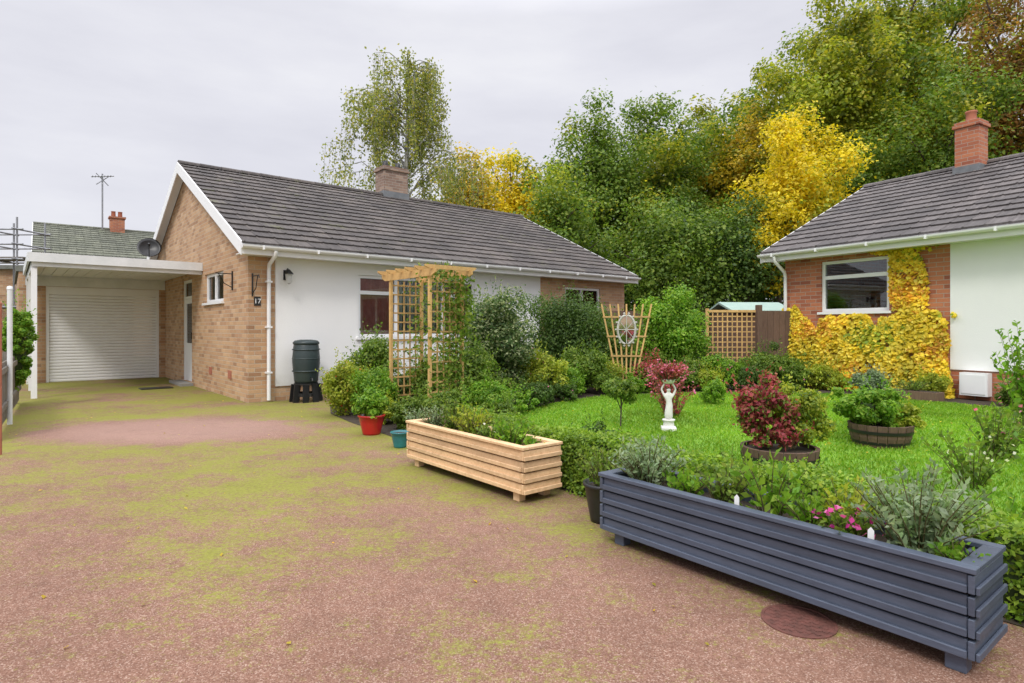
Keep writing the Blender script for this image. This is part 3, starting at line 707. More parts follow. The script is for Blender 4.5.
T=[(-2.3,30,10.6,2.8,'orange','olive',15000,.19,"autumn tree with orange yellow leaves"),
 (-.1,34,11.6,3.0,'yellow','olive',15000,.20,"rounded tree with golden yellow autumn leaves"),
 (1.75,24.5,8.2,2.5,'mid','lime',15000,.15,"soft mid green tree behind the bungalow"),
 (4.6,32,14.2,3.6,'mid','olive',27000,.185,"large dark green broadleaf tree"),
 (8.1,34,14.6,4.0,'mid','olive',27000,.195,"large green broadleaf tree"),
 (11.6,37,15.8,4.0,'olive','mid',24000,.21,"tall olive green tree turning yellow"),
 (14.2,35,15.0,3.4,'orange','olive',20000,.205,"tree with orange brown autumn leaves"),
 (6.6,25,6.8,3.3,'mid','dark',20000,.15,"dense green evergreen tree"),
 (9.8,26,7.2,3.0,'dark','mid',18000,.15,"dense dark holly tree"),
 (12.9,26.5,11.4,3.0,'yellow','lime',27000,.16,"bright yellow autumn maple tree"),
 (11.3,25.5,8.2,2.0,'yellow','lime',12000,.15,"smaller bright yellow maple tree"),
 (17.0,32,20.0,4.3,'olive','lime',36000,.20,"very tall tree with yellowing green crown"),
 (22.0,35,24.0,5.4,'olive','mid',38000,.23,"very tall green and yellow oak tree"),
 (24.9,30,21.5,4.2,'rust','olive',28000,.19,"tall oak with rusty red brown leaves"),
 (20.0,28,14.2,3.8,'mid','olive',24000,.17,"green broadleaf tree above neighbour roof"),
 (29.5,31,22.0,4.8,'olive','mid',16000,.22,"tall green and yellow tree"),
 (17.0,29,11.0,3.2,'mid','yellow',20000,.17,"green tree in the wood"),
 (15.6,40,17.5,4.4,'mid','olive',18000,.25,"dark green tree deep in the wood"),
 (20.0,42,22.5,5.2,'mid','olive',20000,.26,"broad green tree deep in the wood"),
 (28.0,40,27.0,5.4,'olive','mid',20000,.26,"tall green tree deep in the wood"),
 (3.0,38,11.5,3.5,'olive','orange',13000,.23,"low olive tree at the wood edge")]
for x,y,h,r,c,c2,n,lf,lb in T: tree(x,y,h,r,LG[c],n,lf,lb,base=.14,K=60,mat2=LG[c2])
n=40000
x=rng.uniform(-4,42,n); hh=5.5+1.5*np.sin(x*.9)+1.2*np.sin(x*2.3+1)+np.maximum(0,(x-8)*.35)
y=46+rng.normal(size=n)*1.0+1.2*np.sin(x*1.7); z=hh*rng.random(n)**.7
P=np.stack([x,y,z],1); Nn=rdir(n)+np.array([0,-.6,.4])
o=link(arrmesh("woodland",[(leafverts(P,Nn,rng.uniform(.3,.6,n),.7),0)],[LG['dark']]),"woodland"); o["kind"]="stuff"; o["label"]="dense dark woodland undergrowth behind the trees"; o["category"]="woodland"

# ------------------------------------------------------------ garden shrubs
shrub("shrub",-.25,9.8,.60,.52,1.88,LG['varieg'],13000,.05,"tall variegated holly shrub beside the rose arch")
shrub("shrub",1.05,11.5,.86,.6,1.92,LG['dark'],17000,.05,"large rounded dark green laurel shrub")
shrub("shrub",1.95,12.0,.5,.5,1.45,LG['mid'],6000,.06,"mid green shrub beside the fan trellis")
shrub("hedge",3.2,11.8,.72,.5,1.90,LG['bright'],15000,.06,"tall bright green ivy covered hedge",cat="hedge")
shrub("shrub",-2.25,9.7,.45,.4,1.32,LG['mid'],6000,.05,"green shrub against the rendered wall")
shrub("shrub",-2.50,8.95,.36,.36,.82,LG['lime'],5500,.04,"yellow green shrub with red flowers",flowers=(REDF,90,.028))
shrub("shrub",-2.0,8.75,.33,.33,.74,LG['bright'],5000,.04,"leafy green shrub at the bed edge")
shrub("shrub",-1.2,9.1,.36,.32,.85,LG['mid'],4500,.045,"green shrub by the rose arch")
shrub("shrub",-.62,8.7,.42,.36,1.0,LG['mid'],6500,.045,"leafy shrub beside the rose arch")
shrub("shrub",-.30,8.0,.38,.34,.60,LG['bright'],5500,.042,"low spreading green shrub behind the planter")
shrub("shrub",-.85,7.5,.38,.34,.55,LG['mid'],5000,.04,"low green shrub behind the planter")
shrub("shrub",.50,9.9,.48,.4,.80,LG['lime'],6000,.045,"yellow green mounded shrub in the border",flowers=(PINK,60,.03))
shrub("shrub",1.3,10.5,.48,.4,.80,LG['mid'],6000,.05,"green mounded shrub in the border")
shrub("shrub",.35,9.0,.30,.28,.42,LG['dark'],3000,.035,"small dark green border plant",flowers=(PINK,30,.025))
shrub("shrub",3.1,10.95,.48,.38,.62,LG['mid'],6000,.04,"border shrub dotted with pink flowers",flowers=(PINK,150,.035))
shrub("shrub",3.95,11.2,.50,.38,.66,LG['bright'],5500,.045,"bright green border shrub",flowers=(PINK,60,.03))
shrub("shrub",4.75,11.3,.50,.4,.70,LG['mid'],5500,.045,"green border shrub below the fence")
shrub("shrub",2.45,10.75,.34,.3,.60,LG['red'],3000,.05,"crimson leaved border shrub",second=.3)
bank=[(-.15,9.15,'mid',.5),(.05,8.6,'bright',.34),(.95,10.05,'bright',.5),(.85,9.5,'dark',.3),(1.75,10.9,'lime',.6),(1.65,10.3,'mid',.38),(2.1,11.2,'dark',.7),(2.75,11.3,'mid',.75),(2.2,10.55,'bright',.36),(3.55,10.85,'lime',.42),(4.35,10.95,'dark',.5),(5.15,11.0,'mid',.5),(.1,10.6,'mid',.7),(.55,11.1,'dark',.8),(-.9,10.1,'mid',.8),(-1.5,9.9,'lime',.7),(-1.75,9.2,'dark',.55),(-1.05,8.2,'bright',.42),(-.55,9.4,'mid',.6),(-.5,6.9,'bright',.40),(-.15,7.3,'mid',.42),(-1.3,7.75,'mid',.40),(-1.75,8.15,'lime',.36),(4.95,11.6,'dark',.8)]
for x,y,c,h in bank:
    fl=(PINK,25,.028) if rng.random()<.4 else ((WHF,20,.025) if rng.random()<.3 else None)
    shrub("shrub",x,y,.30,.28,h,LG[c],3300,.04,"low leafy %s border plant"%{'mid':'green','bright':'bright green','dark':'dark green','lime':'yellow green'}[c],group="border plants around the lawn",flowers=fl,loose=rng.random()<.5)
for (u,v,r,h,c,lb) in [(.5,-.55,.40,.6,'mid',"green shrub at the foot of the brick wall"),(1.2,-.6,.4,.5,'lime',"yellow green shrub under the creeper"),(2.1,-.65,.38,.42,'silver',"silver leaved plant by the brick wall"),(2.95,-.5,.26,.42,'lime',"small yellow green plant by the wall"),(4.1,-.5,.3,.35,'mid',"low green plant below the white wall")]:
    x,y=H2(u,v); shrub("shrub",x,y,r,r*.9,h,LG[c],4200,.042,lb,z=.15)
shrub("shrub",3.0,8.9,.2,.2,.42,LG['bright'],1500,.035,"small round green plant on the lawn",loose=True)
stalky("plant",5.9,6.9,.14,.5,1.5,18,30,.11,LG['bright'],"leafy green sapling with arching stems",asp=.5)
stalky("plant",4.25,5.3,.13,.45,.58,26,18,.065,LG['mid'],"straggly rose bush at the lawn edge",asp=.6,flowers=(PINK,12,.04))
stalky("plant",4.3,4.6,.13,.45,.55,22,16,.065,LG['bright'],"leafy perennial at the lawn edge",asp=.6)
stalky("plant",4.1,6.9,.13,.28,.5,16,14,.06,LG['mid'],"small rose bush growing in the lawn",asp=.6)
stalky("plant",3.5,4.55,.10,.4,.45,22,16,.06,LG['mid'],"green flowering perennial in the lawn edge",asp=.6,flowers=(WHF,14,.03))
shrub("shrub",.85,5.85,.25,.22,.36,LG['dark'],2600,.03,"small dark plant by the box hedge")
stalky("plant",1.55,4.25,.05,.30,.46,24,16,.06,LG['mid'],"leafy plant growing by the box hedge",asp=.5)
stalky("plant",1.95,4.1,.05,.26,.46,16,14,.065,LG['bright'],"leafy stemmed plant by the box hedge",asp=.5)
stalky("plant",2.75,3.35,.03,.25,.42,16,16,.06,LG['bright'],"upright leafy plant by the box hedge",asp=.5)
def standard(x,y,h,r,c,lb):
    e=empty("tree",(x,y,gz(x,y))); tag(e,lb,"small tree")
    mb=MB(); mb.tube([(0,0,0),(.01,0,h*.5),(0,0,h-r*.6)],.010,6); mb.tube([(0,0,h*.4),(.1,.02,h-r*.6)],.006,5); mb.tube([(0,0,h*.4),(-.1,-.02,h-r*.5)],.006,5); mb.obj("trunk",BARK,e)
    cl=clumps((0,0,h-r*.5),(r,r,r*.6),14,(.4,.6),(.3,.9)); P,Nn,S=clumpleaves(cl,1700,.045)
    link(arrmesh("crown",[(leafverts(P,Nn,S,.6),0)],[LG[c]]),"crown",parent=e)
standard(1.32,7.3,.62,.25,'mid',"small standard tree with weeping round crown on the lawn")

def boxhedge(t0,t1,d,w,h,n,lb):
    ln=t1-t0; x=rng.uniform(0,ln,n); wob=.025*np.sin(x*4)+.02*np.sin(x*9.3+1)
    side=rng.random(n); Y=np.where(side<.36,-w/2,np.where(side<.5,w/2,rng.uniform(-w/2,w/2,n))); Z=np.where(side<.5,rng.uniform(0,h,n),h+wob)
    P=np.stack([x,Y+rng.normal(size=n)*.02+wob*(side<.36)*-1,Z+rng.normal(size=n)*.025],1)
    Nn=np.stack([np.zeros(n),np.where(side<.5,np.sign(Y),0),np.where(side<.5,.3,1.)],1)+rdir(n)*.8
    mb=MB(); mb.box(.03,ln-.03,-w/2+.04,w/2-.04,0,h-.04)
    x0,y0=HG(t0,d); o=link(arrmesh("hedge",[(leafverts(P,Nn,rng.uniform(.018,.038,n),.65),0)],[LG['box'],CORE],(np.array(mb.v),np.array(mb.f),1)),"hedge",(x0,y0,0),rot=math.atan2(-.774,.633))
    tag(o,lb,"hedge")
boxhedge(-.1,9.0,0,.34,.40,80000,"low clipped box hedge edging the lawn")

def slat_planter(name,p,q,dep,h,mat,label,soil=.33,legs=.07,ns=4,t=.045,lin=.10):
    p=np.array(p);q=np.array(q); ln=float(np.linalg.norm(q-p)); a=math.atan2(q[1]-p[1],q[0]-p[0])
    e=empty(name,(float(p[0]),float(p[1]),0),a); tag(e,label,"planter")
    sh=(h-legs)/ns
    for nm,parts in (("side_panel",0),("side_panel",1),("end_panel",2),("end_panel",3)):
        mb=MB()
        for i in range(ns):
            z0=legs+i*sh+.005; z1=legs+(i+1)*sh-.007; zm=(z0+z1)/2
            if parts==0:
                mb.box(-.0,ln,0,.022,z0,z1); mb.box(0,ln,-.016,-.001,z0+.0,zm-.004)
            if parts==1: mb.box(0,ln,dep-.022,dep,z0,z1)
            if parts==2: mb.box(-.024,-.002,-.012,dep+.004,z0,z1)
            if parts==3: mb.box(ln+.002,ln+.024,-.012,dep+.004,z0,z1)
            if parts==3: mb.box(ln+.026,ln+.039,-.01,dep+.004,z0,zm-.004)
        mb.obj(nm,mat,e,bevel=.003)
    mb=MB()
    mb.box(-.03,ln+.03,-.02,t,h,h+.022); mb.box(-.03,ln+.03,dep-t,dep+.02,h,h+.022); mb.box(-.03,t,t+.002,dep-t-.002,h,h+.021); mb.box(ln-t,ln+.03,t+.002,dep-t-.002,h,h+.021)
    mb.obj("rim",mat,e,bevel=.003)
    for xx in (.10,ln-lin):
        for yy in (.0,dep):
            mb=MB(); mb.box(xx-.035,xx+.035,yy+(.024 if yy==0 else -.09),yy+(.09 if yy==0 else -.024),0,h-.005); mb.obj("leg",mat,e,bevel=.003)
    mb=MB(); mb.box(.0,ln,.024,dep-.024,soil-.05,soil); mb.obj("soil",SOIL,e)
    return e,a
def along(p,q,t,d):
    p=np.array(p);q=np.array(q);u=(q-p)/np.linalg.norm(q-p); n_=np.array([-u[1],u[0]]); r=p+u*t+n_*d; return float(r[0]),float(r[1])
WP,WQ=(-.98,5.70),(.075,4.42)
slat_planter("planter",WP,WQ,.37,.40,PINE,"long pale pine slatted trough planter full of plants")
NP_,NQ=(.56,3.66),(1.69,2.225)
slat_planter("planter",NP_,NQ,.36,.395,NAVY,"long navy blue painted slatted trough planter",ns=4,t=.035,soil=.35,lin=.045)
def pl(P_,Q_,t,d,r,h,ns,lps,lf,c,lb,**k):
    x,y=along(P_,Q_,t,d); stalky("plant",x,y,.34,r,h,ns,lps,lf,LG[c],lb,**k)
pl(WP,WQ,.16,.19,.19,.26,50,12,.035,'silver',"silver leaved plant in the pine planter")
pl(WP,WQ,.42,.2,.20,.34,34,14,.055,'mid',"bushy green plant in the pine planter",asp=.5)
pl(WP,WQ,.74,.19,.22,.34,46,14,.045,'lime',"yellow green bushy plant in the pine planter",asp=.5)
pl(WP,WQ,1.02,.2,.17,.17,26,10,.05,'mid',"small green plant in the pine planter",flowers=(WHF,6,.03),asp=.6)
pl(WP,WQ,1.30,.19,.20,.26,40,12,.055,'bright',"spreading green herb in the pine planter",asp=.6)
pl(WP,WQ,1.54,.19,.13,.12,20,8,.05,'bright',"low green plant in the pine planter",asp=.6)
pl(NP_,NQ,.20,.18,.25,.34,80,15,.05,'silver',"silver green sage in the navy planter",asp=.45)
pl(NP_,NQ,.46,.18,.17,.16,30,9,.055,'bright',"low leafy plant in the navy planter",asp=.6)
pl(NP_,NQ,.70,.19,.19,.26,34,11,.05,'mid',"bushy green plant in the navy planter",asp=.6)
pl(NP_,NQ,.96,.19,.24,.40,15,10,.085,'bright',"upright leafy plant in the navy planter",asp=.45)
pl(NP_,NQ,1.35,.11,.13,.16,26,7,.055,'mid',"cyclamen with magenta flowers in the navy planter",asp=.8,flowers=(MAG,55,.030))
pl(NP_,NQ,1.18,.16,.18,.24,36,12,.05,'bright',"bushy green plant beside the cyclamen",asp=.5)
pl(NP_,NQ,1.60,.20,.27,.42,75,18,.055,'silver',"silver green leafy shrub in the navy planter",asp=.40)
pl(NP_,NQ,1.30,.28,.17,.28,24,12,.05,'lime',"yellow green plant in the navy planter",asp=.5)
pl(NP_,NQ,1.75,.15,.11,.14,24,9,.04,'bright',"small green plant at the planter end",asp=.6)
for t_,d_ in ((1.47,.07),(.84,.08)):
    x,y=along(NP_,NQ,t_,d_); mb=MB(); mb.box(-.012,.012,-.001,.001,0,.11); mb.prism([(-.012,.11),(.012,.11),(.0,.125)],'y',-.001,.001)
    tag(mb.obj("plant_label",WHITE,loc=(x,y,.33),rot=-.6),"small white plastic plant label stuck in the soil","plant label")

def pot(name,x,y,r,h,mat,label,z=0):
    mb=MB(); mb.lathe([(0,.0),(r*.68,0),(r*.72,h*.1),(r*.9,h*.6),(r,h*.9),(r*1.08,h*.92),(r*1.08,h),(r*.95,h),(r*.9,h*.86),(0,h*.86)],(0,0,0),28,0)
    mb.lathe([(r*.92,h*.88),(0,h*.89)],(0,0,0),28,1,False)
    return tag(mb.obj(name,[mat,SOIL],loc=(x,y,z)),label,"plant pot")
pot("plant_pot",-1.72,7.35,.155,.24,REDG,"glossy red round plant pot on the drive edge")
shrub("plant",-1.72,7.35,.20,.20,.34,LG['bright'],2400,.042,"leafy green plant growing in the red pot",cat="plant",z=.20)
pot("plant_pot",-1.22,6.55,.10,.17,TEAL,"small glazed teal plant pot")
pot("plant_pot",-1.08,6.75,.10,.2,TERRA,"terracotta plant pot behind the teal pot")
stalky("plant",-1.08,6.75,.16,.16,.30,30,10,.05,LG['silver'],"grey green plant in the terracotta pot")
pot("plant_pot",.62,4.05,.13,.26,BLACK,"black plastic plant pot between the planters")
stalky("plant",.62,4.05,.22,.2,.3,26,12,.055,LG['mid'],"leafy plant in the black pot")
def barrel(x,y,r,h,lb):
    mb=MB(); k=20
    for i in range(k):
        a0=2*math.pi*i/k+.01;a1=2*math.pi*(i+1)/k-.01; vs=[]
        for rr,zz in ((r*.82,0),(r*.93,h*.45),(r,h)):
            for aa in (a0,a1): vs.append((rr*math.cos(aa),rr*math.sin(aa),zz))
        for aa in (a0,a1): vs.append(((r-.03)*math.cos(aa),(r-.03)*math.sin(aa),h))
        mb.add(vs,[(0,1,3,2),(2,3,5,4),(4,5,7,6)])
    mb.lathe([(r*.85+.004,h*.15),(r*.875+.004,h*.28)],(0,0,0),28,1); mb.lathe([(r*.955+.006,h*.62),(r*.975+.006,h*.76)],(0,0,0),28,1)
    mb.lathe([(r-.02,h-.03),(0,h-.02)],(0,0,0),24,2,False)
    tag(mb.obj("barrel_planter",[BARREL,BLACK,SOIL],loc=(x,y,gz(x,y))),lb,"planter")
barrel(2.25,5.05,.31,.27,"dark oak half barrel planter on the lawn")
shrub("plant",2.10,5.1,.24,.24,.58,LG['red'],2600,.040,"crimson and green leaved plant in the half barrel",cat="plant",z=.31,loose=True,K=30,core=.3,second=.28)
shrub("plant",2.46,5.1,.25,.22,.52,LG['lime'],4000,.034,"yellow green plant in the half barrel",cat="plant",z=.30,loose=True,K=30,core=.3,second=.3)
stalky("plant",2.28,4.95,.31,.24,.25,24,10,.05,LG['red'],"low purple leaved plant at the barrel rim",asp=.7)
barrel(3.68,6.0,.29,.22,"weathered half barrel planter with trailing plants")
shrub("plant",3.58,6.05,.36,.32,.50,LG['bright'],5500,.038,"leafy green plant overflowing the half barrel",cat="plant",z=.24,loose=True,K=36)
shrub("plant",3.9,6.0,.22,.2,.34,LG['lime'],2200,.035,"small yellow green plant in the half barrel",cat="plant",z=.24,loose=True)
x,y=H2(2.9,-.95); mb=MB(); mb.box(-.4,.4,-.12,.12,0,.16); mb.box(-.37,.37,-.09,.09,.16,.165,1); tag(mb.obj("planter",[BARREL,SOIL],loc=(x,y,.15),rot=A2,bevel=.01),"small brown wooden trough beside the neighbour wall","planter")
stalky("plant",x,y,.3,.3,.2,30,10,.05,LG['mid'],"low plant in the brown trough")

AR=empty("garden_arch",(-1.775,8.8,.02),A); tag(AR,"honey coloured timber rose arch with lattice sides","garden arch")
W=1.06;D=.52;HT=2.02
for yy in (0,-W):
    for xx in (0,D):
        mb=MB(); mb.box(xx-.022,xx+.022,yy-.022,yy+.022,0,HT); mb.obj("post",TREL,AR,bevel=.003)
    mb=MB()
    z=.15
    while z<1.95: mb.box(.026,D-.026,yy-.008,yy-.001,z-.011,z+.011); z+=.135
    xx=.03+.09
    while xx<D-.05: mb.box(xx-.011,xx+.011,yy+.0,yy+.008,.1,1.97); xx+=.10
    mb.obj("lattice_panel",TREL,AR)
for xx in (-.034,D+.034):
    mb=MB(); s=.20
    mb.prism([(-W-s,HT-.01),(-W-s,HT+.05),(s,HT+.05),(s,HT-.01),(s-.1,HT-.05),(-W-s+.1,HT-.05)],'x',xx-.010,xx+.010); mb.obj("crossbeam",TREL,AR)
for i in range(6):
    yy=.12-i*(W+.24)/5; mb=MB(); mb.prism([(-.15,HT+.07),(-.15,HT+.095),(D+.15,HT+.095),(D+.15,HT+.07),(D+.09,HT+.04),(-.09,HT+.04)],'y',yy-.011,yy+.011); mb.obj("rafter",TREL,AR)
P=[]
for (cx_,cy_,k_) in ((.45,-W,2300),(.1,-W,500),(.5,0,600)):
    z=rng.uniform(.1,2.0,k_); P.append(np.stack([cx_+rng.normal(size=k_)*.13+.06*np.sin(z*5),cy_+rng.normal(size=k_)*.09,z],1))
k_=300; P.append(np.stack([rng.uniform(0,D,k_),rng.uniform(-W,-.5,k_),HT+.05+rng.normal(size=k_)*.05],1))
P=np.concatenate(P); n=len(P); mb=MB(); mb.tube([(.5,-W+.03,0),(.44,-W+.03,.8),(.5,-W+.04,1.5),(.4,-W+.02,2.1)],[.012,.01,.008,.005],5,0,False)
o=link(arrmesh("climbing_plant",[(leafverts(P,rdir(n)+np.array([0,0,.4]),rng.uniform(.04,.075,n),.6),0)],[LG['mid'],STEM],(np.array(mb.v),np.array([f for f in mb.f if len(f)==4]),1)),"climbing_plant",(-1.775,8.8,.02),rot=A); tag(o,"sparse climbing rose twining up the timber arch","climbing plant")

FT=empty("fan_trellis",(2.05,10.75,gz(2.05,10.75)),R(-8)); tag(FT,"fan shaped timber trellis holding an ornate oval mirror","trellis")
mb=MB()
for i in range(7):
    t=(i-3)/3; mb.beam((t*.12,0,0),(t*.44,0,1.58),.028,.012,0,(0,1,0))
for zz,w in ((.35,.22),(.65,.28),(1.0,.35),(1.35,.42)): mb.beam((-w,-.015,zz),(w,-.015,zz),.012,.03)
mb.obj("lattice",TREL,FT)
mb=MB(); seg=28; cz=1.12; ring=[]
for q in range(seg+1):
    t=2*math.pi*q/seg; ring.append((.155*math.cos(t),-.05,cz+.26*math.sin(t)))
mb.tube(ring,.022,6,0,False)
for q in range(14):
    t=2*math.pi*q/14; mb.lathe([(0,-.022),(.02,-.01),(.022,.008),(0,.022)],(.185*math.cos(t),-.05,cz+.295*math.sin(t)),6)
mb.tube([(0,-.056,cz-.25),(0,-.056,cz+.25)],.008,5); mb.tube([(-.15,-.056,cz),(.15,-.056,cz)],.008,5)
mb.tube([(-.12,-.056,cz-.15),(0,-.056,cz),(.12,-.056,cz+.15)],.006,5); mb.tube([(.12,-.056,cz-.15),(0,-.056,cz),(-.12,-.056,cz+.15)],.006,5)
m_=mb.obj("mirror_frame",plain("antique_white",(.62,.60,.55),(.35,.33,.29),20,.7),FT)
mb=MB(); mb.add([(v[0]*.98,-.036-(v[2]-cz)*.05,cz+(v[2]-cz)*.98) for v in ring[:seg]],[tuple(range(seg))]); mb.obj("mirror_glass",MIRR,m_)

LF=empty("lattice_fence",(4.0,12.3,.15),R(0)); tag(LF,"square lattice timber fence panel beside the border","fence")
mb=MB(); mb.box(-.03,.03,-.03,.03,-.1,1.55); mb.box(1.0,1.06,-.03,.03,-.1,1.55); mb.box(.03,1.0,-.02,.02,1.47,1.52); mb.box(.03,1.0,-.02,.02,.1,.15); mb.obj("frame",TREL,LF)
mb=MB()
for i in range(9): mb.box(.10+i*.1,.125+i*.1,-.012,-.002,.15,1.47)
for i in range(12): mb.box(.03,1.0,.0,.01,.22+i*.105,.245+i*.105)
mb.obj("lattice_panel",TREL,LF)
GT=empty("garden_gate",(5.1,12.25,.15),R(5)); tag(GT,"dark brown close boarded timber gate beside the brick wall","gate")
mb=MB()
for i in range(5): mb.box(i*.125,i*.125+.12,0,.02,.03,1.5)
mb.obj("board",FENCE,GT); mb=MB(); mb.box(-.11,-.01,-.04,.06,-.1,1.62); mb.obj("post",FENCE,GT)
mb=MB(); mb.box(0,.62,.022,.05,.25,.35); mb.box(0,.62,.022,.05,1.2,1.3); mb.obj("rail",FENCE,GT)
SH=empty("shed",(5.75,15.5,0),R(5)); tag(SH,"garden shed with pale green roof behind the gate","shed")
mb=MB(); mb.box(0,1.5,0,1.5,0,1.70); mb.obj("wall",FENCE,SH); mb=MB(); mb.prism([(-.1,1.70),(-.1,1.75),(.75,2.0),(1.6,1.75),(1.6,1.70),(.75,1.95)],'x',-.1,1.6); mb.obj("roof",plain("pale_green_felt",(.34,.46,.40),(.26,.38,.33),3,.7),SH)
mb=MB(); x=1.5
while x<3.9: mb.box(x,x+.13,14.0,14.02,0,1.7); x+=.135
tag(mb.obj("fence",FENCE),"brown close boarded garden fence","fence")

WB=empty("water_butt",(*H(.86,-.42),0),A); tag(WB,"dark green plastic water butt on a black stand","water butt")
mb=MB(); mb.lathe([(0,.0),(.19,0),(.205,.05),(.235,.35),(.235,.45),(.215,.66),(.205,.68)],(0,0,.33),28)
for zz in (.2,.42,.58): mb.lathe([(.232,0),(.243,.012),(.232,.024)],(0,0,.33+zz),28)
mb.obj("barrel",BUTT,WB)
mb=MB(); mb.lathe([(.215,0),(.225,.01),(.225,.04),(.19,.07),(.10,.085),(0,.085)],(0,0,1.01),28); mb.obj("lid",BUTT,WB)
mb=MB(); mb.lathe([(.22,.30),(.22,.33),(0,.33)],(0,0,0),8,0,False)
for q in range(8):
    a_=2*math.pi*(q+.5)/8; mb.beam((.20*math.cos(a_),.20*math.sin(a_),.31),(.235*math.cos(a_),.235*math.sin(a_),0),.10,.03)
mb.lathe([(.215,.1),(.225,.1),(.222,.16),(.212,.16)],(0,0,0),8,0,False); mb.obj("stand",BLACK,WB)
mb=MB(); mb.tube([(0,-.22,.42),(0,-.28,.42),(0,-.29,.38)],.014,8); mb.obj("tap",BLACK,WB)

sx,sy=1.84,7.05; sz=gz(sx,sy)
ST=empty("statue",(sx,sy,sz),R(-10)); tag(ST,"slim white stone figure statue holding up a small planted dish","statue")
mb=MB(); mb.box(-.085,.085,-.085,.085,0,.05); mb.lathe([(.08,.05),(.065,.065),(.06,.11),(.075,.125),(.075,.14),(0,.14)],(0,0,0),20); mb.obj("pedestal",STONE,ST,bevel=.004)
V=[(0,0,.13),(0,0,.22),(.01,0,.31),(0,0,.37),(0,0,.42),(0,0,.455),(0,-.005,.50),
   (.055,0,.425),(.082,.01,.49),(.045,0,.56),(-.055,0,.425),(-.082,.01,.49),(-.045,0,.56)]
RR=[.058,.05,.042,.032,.044,.016,.032,.018,.014,.012,.018,.014,.012]
E=[(0,1),(1,2),(2,3),(3,4),(4,5),(5,6),(4,7),(7,8),(8,9),(4,10),(10,11),(11,12)]
me=bpy.data.meshes.new("figure"); me.from_pydata(V,E,[]); fo=bpy.data.objects.new("figure",me); COL.objects.link(fo)
fo.modifiers.new("skin",'SKIN')
for i,r_ in enumerate(RR): me.skin_vertices[0].data[i].radius=(r_,r_*.85)
me.skin_vertices[0].data[0].use_root=True
sb=fo.modifiers.new("sub",'SUBSURF'); sb.levels=2; sb.render_levels=2
dg=bpy.context.evaluated_depsgraph_get(); m2=bpy.data.meshes.new_from_object(fo.evaluated_get(dg)); bpy.data.objects.remove(fo)
m2.materials.clear(); m2.materials.append(STONE); fo=bpy.data.objects.new("figure",m2); COL.objects.link(fo); fo.parent=ST
for p_ in m2.polygons: p_.use_smooth=True
mb=MB(); mb.lathe([(0,.555),(.045,.56),(.07,.58),(.08,.605),(.082,.61),(.074,.61),(.06,.59),(0,.585)],(0,0,0),24); mb.obj("bowl",STONE,ST)
stalky("plant",sx,sy,sz+.585,.27,.26,80,12,.045,LG['red'],"loose purple red leafy plant in the statue's dish",asp=.7,flowers=(PINK,110,.028))
stalky("plant",2.1,7.9,gz(2.1,7.9),.40,.75,40,14,.05,LG['red'],"loose pink and crimson flowering shrub behind the statue",asp=.7,flowers=(PINK,120,.032))

fa=math.atan2(-.804,.595)
FL=empty("fence",(-8.50,10.35,0),fa); tag(FL,"weathered low timber fence along the drive","fence")
mb=MB(); y=.0
while y<4.3: mb.box(y,y+.11,-.02,-.002,.06,.85); y+=.125
mb.obj("board",GREYF,FL)
for i in range(3):
    mb=MB(); mb.box(i*1.9,i*1.9+.06,-.09,-.022,0,.95); mb.obj("post",GREYF,FL)
mb=MB(); mb.box(0,4.3,0,.03,.72,.79); mb.box(0,4.3,0,.03,.25,.32); mb.obj("rail",GREYF,FL)
shrub("hedge",-7.93,9.62,.19,.32,1.72,LG['bright'],9000,.045,"dense bright green leafy hedge beside the carport post",cat="hedge",z=.10)
mb=MB(); mb.tube([(0,0,0),(0,0,1.82)],.03,8); mb.lathe([(.035,1.82),(.03,1.86),(0,1.87)],(0,0,0),8)
tag(mb.obj("post",OLDWHITE,loc=(-6.78,8.1,0)),"white painted metal post at the drive edge","post")
mb=MB(); mb.tube([(0,0,0),(0,0,1.55)],.018,8); mb.lathe([(.022,1.55),(.0,1.58)],(0,0,0),8)
tag(mb.obj("post",TERRA,loc=(-5.25,6.15,0)),"rusty brown metal post at the drive edge","post")

mb=MB(); mb.lathe([(.155,0),(.155,.004),(.143,.0045),(.141,.0015),(.0,.002)],(0,0,.001),36,0,False)
for i in range(-5,6):
    for j in range(-5,6):
        if (i*.024)**2+(j*.024)**2<.128**2 and (i+j)%2==0: mb.box(i*.024-.011,i*.024+.011,j*.024-.011,j*.024+.011,.002,.005)
tag(mb.obj("drain_cover",plain("rusty_iron",(.20,.075,.058),(.09,.040,.03),22,.9,.8,60),loc=(1.27,2.66,0.0),rot=.4),"round rusty red iron drain cover in the drive","drain cover")
n=170; x=rng.uniform(-7,1.2,n);y=rng.uniform(1.6,12,n); k=inpoly(x,y,drive)
n2=520; x2=rng.uniform(0,7,n2); y2=rng.uniform(3,10.3,n2); k2=inpoly(x2,y2,lawn)
P=np.concatenate([np.stack([x[k],y[k],np.full(k.sum(),.008)],1),np.stack([x2[k2],y2[k2],gzv(x2[k2],y2[k2])+.05],1)])
Nn=rng.normal(size=(len(P),3))*.25+np.array([0,0,1])
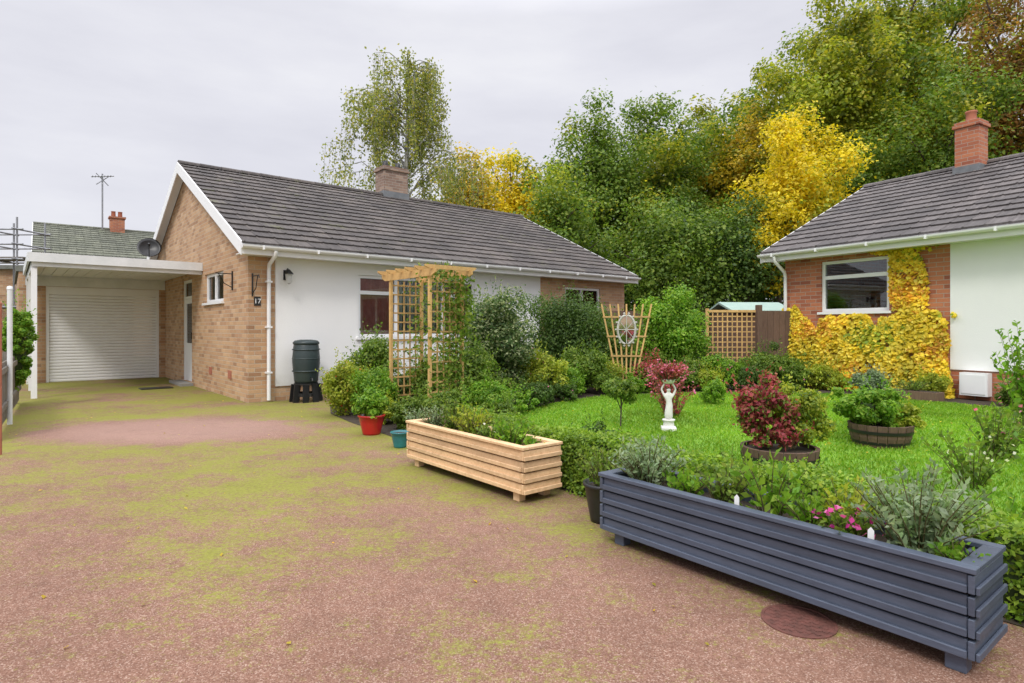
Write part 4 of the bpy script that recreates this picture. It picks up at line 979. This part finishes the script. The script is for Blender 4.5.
o=link(arrmesh("fallen_leaves",[(leafverts(P,Nn,rng.uniform(.012,.034,len(P)),.7),0)],[LG['orange']]),"fallen_leaves"); o["kind"]="stuff"; o["label"]="small scattered fallen autumn leaves"; o["category"]="leaves"
mb=MB(); mb.box(-.3,.3,-.2,.2,0,.015); tag(mb.obj("door_mat",BLACK,loc=(*H(-.75,3.9),.002),rot=A,bevel=.004),"black rubber door mat under the carport","mat")

# ------------------------------------------------------------ light
w=bpy.data.worlds.new("World"); scene.world=w; w.use_nodes=True; nt=w.node_tree; bg=nt.nodes["Background"]
sk=N(nt,"ShaderNodeTexSky"); sk.sky_type='NISHITA'; sk.sun_disc=False; sk.sun_elevation=R(48); sk.sun_rotation=R(193)
tc=N(nt,"ShaderNodeTexCoord"); sp=N(nt,"ShaderNodeSeparateXYZ"); L(nt,tc.outputs["Generated"],sp.inputs[0])
cl_=noise(nt,mapping(nt,tc.outputs["Generated"],(1.2,1.2,4.5)),1.6,6,.55)
ccol=ramp(nt,cl_,[(.30,(7.3,7.3,8.05)),(.52,(8.3,8.3,8.95)),(.72,(9.3,9.3,9.7))])
zr_=ramp(nt,sp.outputs[2],[(0,(1,1,1)),(.46,(1.0,1.0,1.0)),(.72,(2.6,2.6,2.55)),(1,(3.7,3.7,3.65))])
oc=mix(nt,1.0,ccol,zr_,'MULTIPLY')
L(nt,mix(nt,.94,sk.outputs[0],oc),bg.inputs[0]); bg.inputs[1].default_value=.1
sd=bpy.data.lights.new("sun",'SUN'); sd.energy=1.5; sd.angle=R(11); sd.color=(1,.96,.90)
so=bpy.data.objects.new("sun",sd); COL.objects.link(so)
dirv=Vector((.15,.66,-.74)); so.rotation_euler=dirv.to_track_quat('-Z','Y').to_euler()

cam=bpy.data.cameras.new("camera"); cam.sensor_width=36; cam.lens=600/1024*36; cam.shift_y=-13.5/1024; cam.clip_end=1500; cam.clip_start=.05
co=bpy.data.objects.new("camera",cam); COL.objects.link(co); co.location=(0,0,1.3); co.rotation_euler=(R(90),0,0); scene.camera=co
scene.view_settings.view_transform='Standard'; scene.view_settings.look='None'; scene.view_settings.exposure=0
